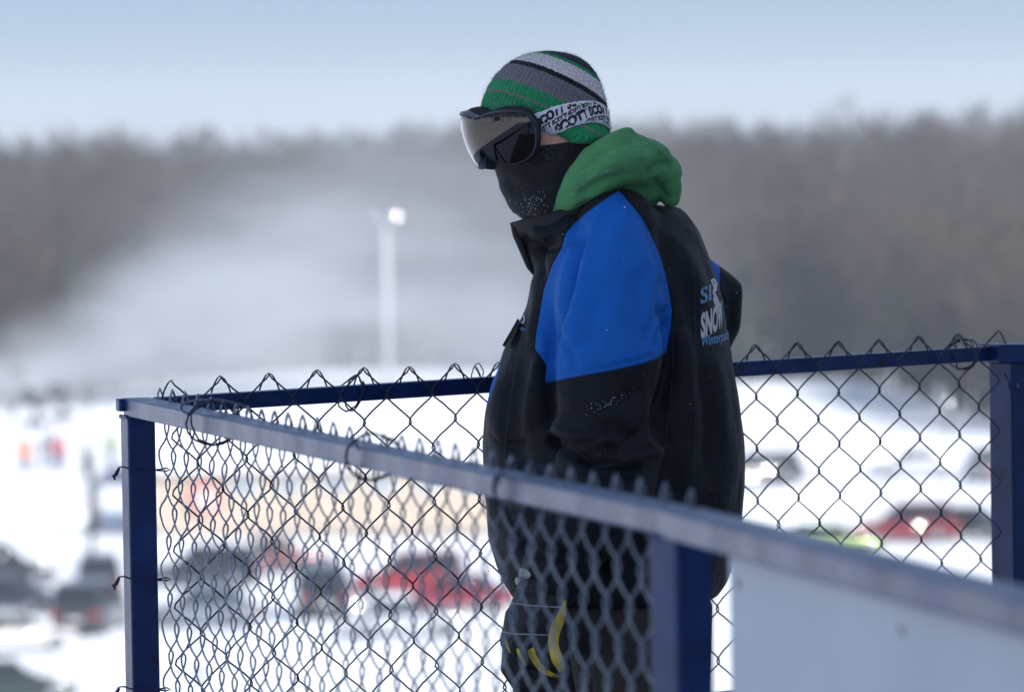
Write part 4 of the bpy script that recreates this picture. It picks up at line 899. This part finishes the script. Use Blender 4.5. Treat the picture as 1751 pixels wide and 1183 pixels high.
sn2 = N.new('ShaderNodeMath'); sn2.operation = 'SINE'; L.new(sn.outputs[0], sn2.inputs[0])
hh = N.new('ShaderNodeMath'); hh.operation = 'MULTIPLY'; L.new(a1.outputs['Fac'], hh.inputs[0]); hh.inputs[1].default_value = 2600
h2 = N.new('ShaderNodeMath'); h2.operation = 'SINE'; L.new(hh.outputs[0], h2.inputs[0])
ml = N.new('ShaderNodeMath'); ml.operation = 'MULTIPLY_ADD'; L.new(h2.outputs[0], ml.inputs[0]); ml.inputs[1].default_value = .35; L.new(sn2.outputs[0], ml.inputs[2])
bp = N.new('ShaderNodeBump'); bp.inputs['Strength'].default_value = .7; bp.inputs['Distance'].default_value = .0008; L.new(ml.outputs[0], bp.inputs['Height']); L.new(bp.outputs[0], b.inputs['Normal'])
beanie = part('beanie', bme, kn); BB = bvh_of(bme)
# wool fuzz standing off the knit, and frost caught in it
def fuzz(me, n, L0, wid, seed, cond=None, name='fuzz', m=None, parent=None):
    rgn = np.random.RandomState(seed); c = get_co(me); nn = get_no(me); ids = rgn.permutation(len(c)); mb = MB(); k = 0
    for i in ids:
        if cond is not None and not cond(c[i], nn[i]): continue
        d = nn[i]+rgn.normal(0, .55, 3); d /= np.linalg.norm(d); l = L0*rgn.uniform(.4, 1.4)
        s = np.cross(d, rgn.normal(0, 1, 3)); s /= np.linalg.norm(s)+1e-9; p = c[i]+rgn.normal(0, .0012, 3)
        q = p+d*l*.6; r = p+d*l+rgn.normal(0, .25, 3)*l
        mb.add([p-s*wid, p+s*wid, q+s*wid*.7, q-s*wid*.7, r], [(0, 1, 2, 3), (3, 2, 4)]); k += 1
        if k >= n: break
    me2 = bpy.data.meshes.new(name); me2.from_pydata([tuple(x) for x in mb.v], [], mb.f); o = part(name, me2, m, parent or man, False); o['kind'] = 'stuff'; return o
fuzz(bme, 5200, .0034, .00022, 5, lambda c, n: c[2] > pt(0, 215).z and n[1] < .5, 'wool_fuzz', mat('wool_fibre', (.13, .17, .15), 1.0), beanie)
fuzz(hme, 5200, .0016, .00018, 6, lambda c, n: n[1] < .6, 'fleece_fuzz', mat('green_fibre', (.10, .36, .16), 1.0), hood)
fuzz(gme, 4200, .0015, .00018, 7, lambda c, n: n[1] < .6, 'fleece_fuzz', mat('black_fibre', (.03, .03, .035), 1.0), gaiter)
frost = mat('frost', (.8, .83, .87), .6)
def flecks(bvh, pts, size, seed, name, parent):
    rg = random.Random(seed); mb = MB()
    for u, v, s in pts:
        p = hit(bvh, u, v, size*s*.6); r = size*s*rg.uniform(.5, 1.2)
        q = [p+Vector((rg.gauss(0, 1), rg.gauss(0, 1), rg.gauss(0, 1))).normalized()*r for _ in range(6)]
        mb.add([p+Vector((r, 0, 0)), p-Vector((r*.8, 0, .2*r)), p+Vector((0, r*.8, 0)), p-Vector((0, r, 0)), p+Vector((0, 0, r*rg.uniform(.5, 1))), p-Vector((0, 0, r*.7))],
               [(0, 2, 4), (2, 1, 4), (1, 3, 4), (3, 0, 4), (2, 0, 5), (1, 2, 5), (3, 1, 5), (0, 3, 5)])
    o = part(name, mb.mesh(name), frost, parent, False); o['kind'] = 'stuff'; return o
rg = random.Random(3)
def cloud(cx, cy, sx, sy, n, s=1.0, rot=0.0):
    out = []
    for _ in range(n):
        a, b2 = rg.gauss(0, sx), rg.gauss(0, sy); out.append((cx+a*math.cos(rot)-b2*math.sin(rot), cy+a*math.sin(rot)+b2*math.cos(rot), s*rg.choice([.4, .6, .7, 1.0, 1.3])))
    return out
flecks(BB, [p for p in cloud(880, 140, 30, 14, 260, .8)+cloud(870, 178, 30, 6, 220, .8)+cloud(845, 190, 12, 5, 90, .8)+cloud(950, 170, 40, 14, 120, .6) if 830 < p[0] < 1025 and p[1] > 100], .0007, 1, 'frost_flecks', beanie)
flecks(GB, cloud(910, 352, 14, 9, 90)+cloud(925, 335, 18, 10, 40, .7)+cloud(940, 262, 20, 8, 30, .6)+cloud(900, 300, 25, 30, 40, .5), .0010, 2, 'snow_flecks', gaiter)
def along_line(poly, n, jit, s):
    pts = spline(poly, 8); out = []
    for _ in range(n):
        q = pts[rg.randrange(len(pts))]; out.append((q[0]+rg.gauss(0, 3+jit), q[1]+rg.gauss(0, jit), s*rg.uniform(.4, 1.2)))
    return out
flecks(HB, along_line([(996, 296), (1012, 279), (1035, 264), (1060, 255), (1085, 248), (1105, 246)], 190, 1.2, .7)+along_line([(968, 342), (985, 325), (1005, 308), (1025, 298), (1045, 292)], 200, 2.2, .7)+cloud(1080, 285, 30, 12, 25, .5), .0008, 3, 'snow_flecks', hood)
jf = cloud(1045, 685, 18, 4, 60, .9, -.35)+cloud(1000, 695, 30, 14, 16, .6)+[(963, 401, 1.3), (967, 409, 1), (1068, 356, 1.8), (1020, 357, 1.1), (962, 538, 1.5), (1038, 565, 1.7), (1132, 500, .8), (1259, 501, 1.3), (1241, 525, .8), (1100, 640, .8), (1180, 690, .9), (1126, 740, .7)]
jf += [(rg.uniform(900, 1240), rg.uniform(360, 860), rg.uniform(.3, .6)) for _ in range(45)]
flecks(JB, jf, .0011, 4, 'snow_flecks', jacket)

# ---- goggles: barrel shaped lens round a tilted axis, symmetric about the nose
FACE = .875                                     # face direction, measured from the viewer towards the left
fd = Vector((-math.sin(FACE), -math.cos(FACE), 0)); gp = .1855
gax = (Vector((0, 0, 1))*math.cos(gp)+fd*math.sin(gp)).normalized()
GO = pt(907.8, 251.7, -.012); GR0, GK = .0992, 3.91
g0 = (Vector((0, -1, 0))-gax*gax.dot(Vector((0, -1, 0)))).normalized(); g1 = gax.cross(g0)*-1
if g1.x > 0: g1 = -g1
def gpos(a, h, dr=0.0):
    r = GR0-GK*h*h+.373*h+dr; return GO+(g0*math.cos(a)+g1*math.sin(a))*r+gax*h
def gfind(u, v):                                            # angle and height where a view ray meets the near lens surface
    best = None
    for ai in range(-50, 92, 1):
        a = math.radians(ai)
        for hi in range(-30, 90, 2):
            p = gpos(a, hi/1000); q = proj(np.array([p]))[0]; d = (q[0]-u)**2+(q[1]-v)**2
            if best is None or d < best[0]: best = (d, a, hi/1000)
    return best[1], best[2]
# outline of the near half in photo pixels: from nose top round the near temple to the nose arch
OUT = [(815, 200), (843, 193), (865, 190), (884, 190), (900, 194), (910, 202), (917, 214), (921, 232), (920, 250), (913, 265), (900, 275), (881, 281), (862, 280), (848, 275), (836, 268), (829, 270)]
nose_a = .8834
nh = [gfind(u, v) for u, v in OUT]
near_h = [(a-nose_a, h) for a, h in nh]; near_h = [(min(a, -.0), h) for a, h in near_h]
near_h[0] = (0.0, near_h[0][1]); near_h[-1] = (-.10, near_h[-1][1]+.0)
near_h.append((-.05, near_h[-1][1]+.010)); near_h.append((0.0, near_h[-1][1]+.004))
near_h = [(a, h) for a, h in near_h]
full = near_h+[(-a, h) for a, h in reversed(near_h[1:-1])]
ol = [np.array((p[0], p[1]-.009*math.exp(-((p[0]-.62)/.28)**2)*(1 if p[1] < .02 else 0))) for p in spline(full+[full[0]], 5)][:-1]
cl = np.array((0.0, (max(h for a, h in full)+min(h for a, h in full))/2+.002))
def gmesh(scale0, dr, rings_, name):
    vs = []; fs = []; n = len(ol)
    for k in range(rings_+1):
        for p in ol:
            q = cl+(p-cl)*(scale0*max(k, .001)/rings_); vs.append(gpos(q[0]+nose_a, q[1], dr))
    for k in range(rings_):
        for j in range(n): a, b2 = k*n+j, k*n+(j+1) % n; fs.append((a, b2, b2+n, a+n))
    return MB().add(vs, fs)
def gband(profile):                                         # [(outline scale, radial offset)...]
    n = len(ol); vs = []; fs = []
    for sc_, dr in profile:
        for p in ol:
            q = cl+(p-cl)*np.array((sc_, sc_)); vs.append(gpos(q[0]+nose_a, q[1], dr))
    m = len(profile)
    for k in range(m-1):
        for j in range(n): a, b2 = k*n+j, k*n+(j+1) % n; fs.append((a, b2, b2+n, a+n))
    return MB().add(vs, fs)
lens = bpy.data.materials.new('mirror_lens'); lens.use_nodes = True; N = lens.node_tree.nodes; L = lens.node_tree.links; b = N['Principled BSDF']
b.inputs['Metallic'].default_value = 1.0; b.inputs['Roughness'].default_value = .035; b.inputs['Base Color'].default_value = (.052, .048, .047, 1); b.inputs['Coat Weight'].default_value = .3
goggles = gband([(.945, .0015), (.96, .0038), (.99, .0036), (1.01, .001), (1.02, -.006), (1.03, -.016), (.99, -.02)])
gfm = mat('goggle_frame', (.008, .012, .035), .3, spec=.6, bump=.1, bscale=300)
gob = part('goggles', goggles.mesh('goggles'), gfm, man)
lo = part('lens', gmesh(.965, .0024, 14, 'lens').mesh('lens'), lens, gob); 
def sub(o): o.parent = gob; o.matrix_parent_inverse = gob.matrix_basis.inverted(); return o
foam = gband([(1.02, -.008), (1.075, -.016), (1.09, -.026), (1.06, -.036), (.9, -.034)])
part('foam', foam.mesh('foam'), mat('goggle_foam', (.012, .012, .014), .95, bump=.6, bscale=600), gob)
vents = MB(); top = [p for p in ol if p[1] > cl[1]+.02]
tops = sorted(top, key=lambda p: p[0]); A0 = np.array([p[0] for p in tops]); H0 = np.array([p[1] for p in tops])
for k in range(9):
    a0 = -.95+k*.21
    if abs(k-4) < 0: continue
    seg = [gpos(a+nose_a, cl[1]+(np.interp(a, A0, H0)-cl[1])*.91, .0029) for a in np.linspace(a0+.02, a0+.15, 5)]
    vents.tube(seg, .0011, 5)
vo = part('vent_slots', vents.mesh('vent_slots'), M['rubber'], gob); vo['kind'] = 'stuff'
lg = MB()                                                   # small printed emblem on the lens: two hooked strokes
c0 = gfind(858, 204)
for s in (1, -1):
    lg.tube([gpos(c0[0]+s*x, c0[1]+s*y, .0036) for x, y in ((-.012, .0035), (.004, .0048), (.019, .003), (.015, .0), (.004, -.0015))], .00045, 5)
part('emblem', lg.mesh('emblem'), mat('emblem_blue', (.12, .18, .42), .4), gob)

# ---- strap
TOPL = spline([(905, 199), (925, 191), (944, 184), (962, 179), (978, 175.5), (992, 173.5), (1004, 173), (1016, 174), (1026, 177.5), (1034, 183), (1038, 190)], 4)
BOTL = spline([(915, 239), (930, 233.5), (946, 229.5), (961, 225), (980, 218), (998, 212), (1010, 210.5), (1020, 211), (1030, 214), (1037, 218), (1041, 222)], 4)
rows = []
for tpt, bpt in zip(TOPL, BOTL):
    rows.append([hit(BB, *(tpt+(bpt-tpt)*t), .0032) for t in np.linspace(0, 1, 7)])
NR = len(rows)
zt, zb = rows[-1][0].z, rows[-1][-1].z; ctr = pt(932, 200, 0)
a_end = math.atan2(rows[-1][3].y-ctr.y, rows[-1][3].x-ctr.x)
for a in np.linspace(a_end+.12, math.radians(165), 26):
    t = (a-a_end)/(math.radians(165)-a_end); r_ = []
    for q in np.linspace(0, 1, 7):
        z = zt+(zb-zt)*q + (-.012*t*t); o3 = Vector((ctr.x+math.cos(a)*.3, ctr.y+math.sin(a)*.3, z)); d3 = Vector((-math.cos(a), -math.sin(a), 0))
        loc, nn_, i_, ds_ = BB.ray_cast(o3, d3); r_.append((loc or Vector((ctr.x+math.cos(a)*.1, ctr.y+math.sin(a)*.09, z)))-d3*.0032)
    rows.append(r_)
vs = [p for r_ in rows for p in r_]; fs = [(i*7+j, i*7+j+1, (i+1)*7+j+1, (i+1)*7+j) for i in range(len(rows)-1) for j in range(6)]
sme = MB().add(vs, fs).mesh('strap'); strap = part('strap', sme, mat('strap_white', (.86, .84, .88), .8, bump=.3, bscale=700), gob)
md = strap.modifiers.new('thick', 'SOLIDIFY'); md.thickness = .0018; md.offset = -1
# ---- lettering
def text_tris(s, size=1.0, off=0.0, shear=0.0, sub=0):
    cu = bpy.data.curves.new('t', 'FONT'); cu.body = s; cu.size = size; cu.offset = off; cu.shear = shear; cu.resolution_u = 3; cu.align_x = 'CENTER'; cu.align_y = 'CENTER'
    o = bpy.data.objects.new('t', cu); COL.objects.link(o); dg = bpy.context.evaluated_depsgraph_get()
    me = bpy.data.meshes.new_from_object(o.evaluated_get(dg)); bm = bmesh.new(); bm.from_mesh(me)
    bmesh.ops.triangulate(bm, faces=bm.faces)
    for _ in range(sub): bmesh.ops.subdivide_edges(bm, edges=bm.edges, cuts=1, use_grid_fill=True)
    bmesh.ops.triangulate(bm, faces=bm.faces)
    v = np.array([tuple(x.co)[:2] for x in bm.verts]); f = [tuple(x.index for x in p.verts) for p in bm.faces]
    bm.free(); bpy.data.objects.remove(o); bpy.data.meshes.remove(me); bpy.data.curves.remove(cu); return v, f
sgrid = np.array([[tuple(p) for p in r_] for r_ in rows[:NR]])
def strap_pt(s, t):                                         # s, t in 0..1 on the near part of the strap
    x = min(max(s, 0), 1)*(NR-1); y = min(max(t, 0), 1)*6; i, j = min(int(x), NR-2), min(int(y), 5); a, c = x-i, y-j
    p = (sgrid[i, j]*(1-a)*(1-c)+sgrid[i+1, j]*a*(1-c)+sgrid[i, j+1]*(1-a)*c+sgrid[i+1, j+1]*a*c); return Vector(p)+Vector((0.15, -1, 0)).normalized()*.0007
words_ = MB(); SW, SH = 135.0, 39.0                          # strap size in photo pixels along and across
def on_strap(word, sx, ty, h, rot, narrow=.8):
    v, f = text_tris(word, 1.0, .068, .2); c, s_ = math.cos(rot), math.sin(rot)
    q = np.stack([sx+(v[:, 0]*h*narrow*c-v[:, 1]*h*s_), ty-(v[:, 0]*h*narrow*s_+v[:, 1]*h*c)], 1)   # px, t down
    keep = [t for t in f if all(1.5 < q[i, 1] < SH-1.5 and 0 < q[i, 0] < SW-1 for i in t)]
    words_.add([strap_pt(x/SW, y/SH) for x, y in q], keep)
rt = .30; pos_ = -30.0; k_ = 0
for h_ in (13, 17, 9, 21, 10, 16, 8, 19, 11, 15, 9):        # rows of the word in changing sizes, running up to the right
    pos_ += h_*.46; along_ = -20+((k_*37) % 31)
    while along_ < 175:
        wl_ = h_*2.35; x_ = along_*math.cos(rt)+pos_*math.sin(rt); y_ = SH*.75+pos_*math.cos(rt)-along_*math.sin(rt)
        on_strap('SCOTT', x_, y_, h_, rt, .70); along_ += wl_+h_*.12
    pos_ += h_*.46; k_ += 1
part('lettering', words_.mesh('lettering'), mat('navy_ink', (.008, .009, .035), .7), strap, False)
def on_cloth(bvh, word, cx, cy, wpx, hpx, m, parent, shear=0.0, off=.03, slope=0.0, fall=0.0, sub=0, fb=9.5):
    v, f = text_tris(word, 1.0, off, shear, sub); w0, w1 = v[:, 0].min(), v[:, 0].max(); h0, h1 = v[:, 1].min(), v[:, 1].max()
    x = (v[:, 0]-w0)/(w1-w0); y = (v[:, 1]-h0)/(h1-h0)
    px = cx+(1-(1-x)**(1+fall)-.5)*wpx + (y-.5)*slope*.3*hpx*0; py = cy-(y-.5)*hpx+(x-.5)*slope
    mb = MB().add([hit(bvh, a, b2, .0012, fb) for a, b2 in zip(px, py)], f); o = part('lettering', mb.mesh('lettering'), m, parent, False); return o
ink_b = mat('print_light_blue', (.13, .32, .55), .6); ink_w = mat('print_white', (.62, .60, .64), .6)
on_cloth(JB, 'Sl', 1206, 503, 18, 28, ink_b, jacket, .0, .02, -7)
on_cloth(JB, 'SNOW', 1216, 546, 37, 46, ink_w, jacket, .0, .05, -24, .5)
on_cloth(JB, 'Winterpuits', 1222, 580, 46, 23, ink_b, jacket, .2, .02, -14, .35)
fg = MB()                                                   # white leaping figure above the word
for pts_, r in (([(1216, 478), (1220, 488), (1223, 499)], 1.6), ([(1219, 476), (1224, 484), (1224, 497)], 2.2), ([(1224, 486), (1221, 500), (1226, 512), (1230, 524)], 2.6), ([(1221, 508), (1224, 520), (1232, 531)], 2.2)):
    rb = ribbon(JB, pts_, r*1.8, .0012); fg.add(rb.v, rb.f)
part('printed_figure', fg.mesh('printed_figure'), ink_w, jacket)
on_cloth(JB, 'LD', 892, 545, 13, 17, ink_w, jacket, 0, .04, 3)
on_cloth(JB, 'Winters', 891, 561, 17, 7, ink_b, jacket, .2, 0, 5)

# ---- glove
gl = MB(); GD = -.275
gl.capsules([(pt(935, 975, GD+.01), .046), (pt(922, 1010, GD), .046), (pt(912, 1040, GD), .047)], 16)
gl.capsules([(pt(905, 1040, GD), .044), (pt(908, 1080, GD), .046), (pt(915, 1100, GD), .042)], 16)
gl.capsules([(pt(925, 1045, GD), .038), (pt(934, 1095, GD), .036)], 14)
fing = [((878, 1085), (874, 1112), (890, 1136), (914, 1146), -.045, .0185), ((893, 1095), (893, 1122), (910, 1144), (934, 1150), -.022, .019), ((916, 1100), (920, 1126), (935, 1146), (955, 1152), .0, .0185), ((940, 1090), (944, 1115), (953, 1135), (962, 1146), .02, .0165)]
for a, b2, c, d, dy, r in fing:
    gl.capsules([(pt(*a, GD+dy), r*1.05), (pt(*b2, GD+dy), r), (pt(*c, GD+dy+.004), r*.95), (pt(*d, GD+dy+.012), r*.82)], 12)
gl.capsules([(pt(885, 1040, GD+.03), .022), (pt(874, 1075, GD+.05), .02), (pt(884, 1108, GD+.06), .017)], 12)   # thumb on the far side
glm = remesh(gl, .003, 3)
folds(glm, [([(884, 1092), (884, 1118), (900, 1142), (925, 1152)], -.006, 3), ([(868, 1092), (874, 1120), (890, 1140)], -.005, 3), ([(905, 1098), (908, 1122), (926, 1144), (952, 1154)], -.006, 3), ([(880, 1005), (920, 1012), (965, 1008)], -.006, 5),
            ([(876, 990), (920, 998), (968, 992)], .004, 5), ([(958, 1030), (950, 1060), (940, 1090)], .004, 5), ([(900, 1050), (905, 1075)], .003, 8)])
gmat = mat('glove_black', (.010, .011, .014), .6, bump=.4, bscale=300, var=.25, vscale=30)
glove = part('glove', glm, gmat); GVB = bvh_of(glm)
yel = mat('yellow_leather', (.74, .56, .07), .6, var=.18, vscale=60, bump=.5, bscale=160)
for poly, wid in (([(966, 1026), (960, 1052), (951, 1072), (946, 1098), (952, 1124), (962, 1145)], [4, 14, 19, 18, 18, 20, 14]), ([(907, 1108), (912, 1122), (924, 1140), (940, 1151), (954, 1156)], [11, 12, 11, 12, 8, 5]),
                  ([(885, 1109), (890, 1122), (899, 1136)], [5, 6, 3]), ([(865, 1094), (868, 1106), (873, 1116)], [4, 4, 2])):
    part('yellow_trim', ribbon(GVB, poly, wid, .0022, 8).mesh('yellow_trim'), yel, glove)
grey = mat('reflective_cord', (.35, .36, .40), .5)
for poly in ([(868, 1029), (900, 1034), (930, 1036), (959, 1038)], [(854, 1078), (880, 1083), (910, 1084), (937, 1085)]):
    part('cord', MB().tube([hit(GVB, *p, .0008) for p in spline(poly, 8)], .0011, 6).mesh('cord'), grey, glove)
lab = []; c_, s_ = math.cos(.35), math.sin(.35)
rim_ = [hit(JB if False else GVB, 898+13.5*math.cos(a)*c_-9*math.sin(a)*s_, 980+13.5*math.cos(a)*s_+9*math.sin(a)*c_, .003) for a in np.linspace(0, 6.283, 24, endpoint=False)]
GJ = remesh(MB().add(gl.v, gl.f).add(jm.v, jm.f), .006, 3); GJB = bvh_of(GJ)
rim_ = [hit(GJB, 898+13.5*math.cos(a)*c_-8.5*math.sin(a)*s_, 980+13.5*math.cos(a)*s_+8.5*math.sin(a)*c_, .006) for a in np.linspace(0, 6.283, 24, endpoint=False)]
ymin_ = min(p.y for p in rim_)-.001; rim_ = [Vector((p.x, ymin_, p.z)) for p in rim_]; cen_ = sum(rim_, Vector())/24; back_ = [p+Vector((0, .004, 0)) for p in rim_]
part('cuff_badge', MB().add(rim_+back_+[cen_+Vector((0, -.0045, 0))], [(i, (i+1) % 24, 48) for i in range(24)]+[(i, i+24, (i+1) % 24+24, (i+1) % 24) for i in range(24)]).mesh('cuff_badge'), mat('badge', (.55, .53, .48), .5), glove, False)
bx = []
for du, dv in ((-8, -1.5), (8, 2.5), (8, 5), (-8, 1.5)): bx.append(cen_+Vector((du*PX, -.0048, -dv*PX)))
part('badge_stripe', MB().add(bx, [(0, 1, 2, 3)]).mesh('badge_stripe'), mat('badge_ink', (.12, .11, .10), .6), glove, False)
# far hand glove, tucked at the hip on the hidden side
g2 = MB().capsules([(pt(1150, 680, .2), .045), (pt(1110, 730, .19), .046), (pt(1085, 765, .18), .04)], 12)
for k in range(4): g2.capsules([(pt(1092-k*6, 760, .16+k*.02), .017), (pt(1070-k*6, 790, .16+k*.02), .016), (pt(1076-k*6, 815, .165+k*.02), .014)], 8)
part('glove', remesh(g2, .005, 2), gmat)

# ---- trousers and boots
tm_ = MB()
tm_.rings(slices([(985, 905, 1215, .17, 0), (1030, 890, 1216, .17, 0), (1100, 880, 1216, .17, 0)], 0, 36))
tm_.rings(slices([(1020, 960, 1216, .10, -.09), (1100, 970, 1214, .105, -.09), (1183, 985, 1210, .105, -.09), (1330, 1000, 1205, .10, -.09), (1500, 1030, 1205, .095, -.09), (1690, 1040, 1210, .095, -.09), (1722, 1045, 1205, .09, -.09)], 0, 30))
tm_.rings(slices([(1020, 880, 1110, .10, .08), (1100, 873, 1100, .105, .09), (1183, 876, 1095, .105, .09), (1330, 880, 1090, .10, .09), (1500, 910, 1095, .095, .09), (1690, 925, 1100, .095, .09), (1722, 930, 1095, .09, .09)], 0, 30))
tme = remesh(tm_, .006, 5)
folds(tme, [([(1001, 1050), (1001, 1120), (1005, 1183), (1010, 1300)], -.012, 5), ([(905, 1150), (930, 1170), (960, 1183)], -.006, 7), ([(1020, 1080), (1060, 1110), (1100, 1105)], -.006, 9), ([(1050, 1060), (1070, 1120), (1060, 1183)], .006, 10), ([(890, 1140), (895, 1183)], -.005, 5)])
trm = mat('work_trousers', (.016, .015, .015), .75, bump=.5, bscale=250, vscale=14, col2=(.035, .029, .024))
part('trousers', tme, trm)
for s, u in ((-1, 1115), (1, 1005)):
    bt = MB(); bt.capsules([(pt(u+10, 1690, s*.09), .062), (pt(u+8, 1735, s*.09), .058)], 14); bt.capsules([(pt(u+10, 1738, s*.09), .052), (pt(u-60, 1745, s*.09), .05), (pt(u-105, 1750, s*.09), .042)], 14)
    q = get_co(remesh(bt, .008, 2)) if False else None
    bmesh_ = remesh(bt, .008, 2); cc = get_co(bmesh_); cc[:, 2] = np.maximum(cc[:, 2], .004); set_co(bmesh_, cc); part('boot', bmesh_, M['rubber'])
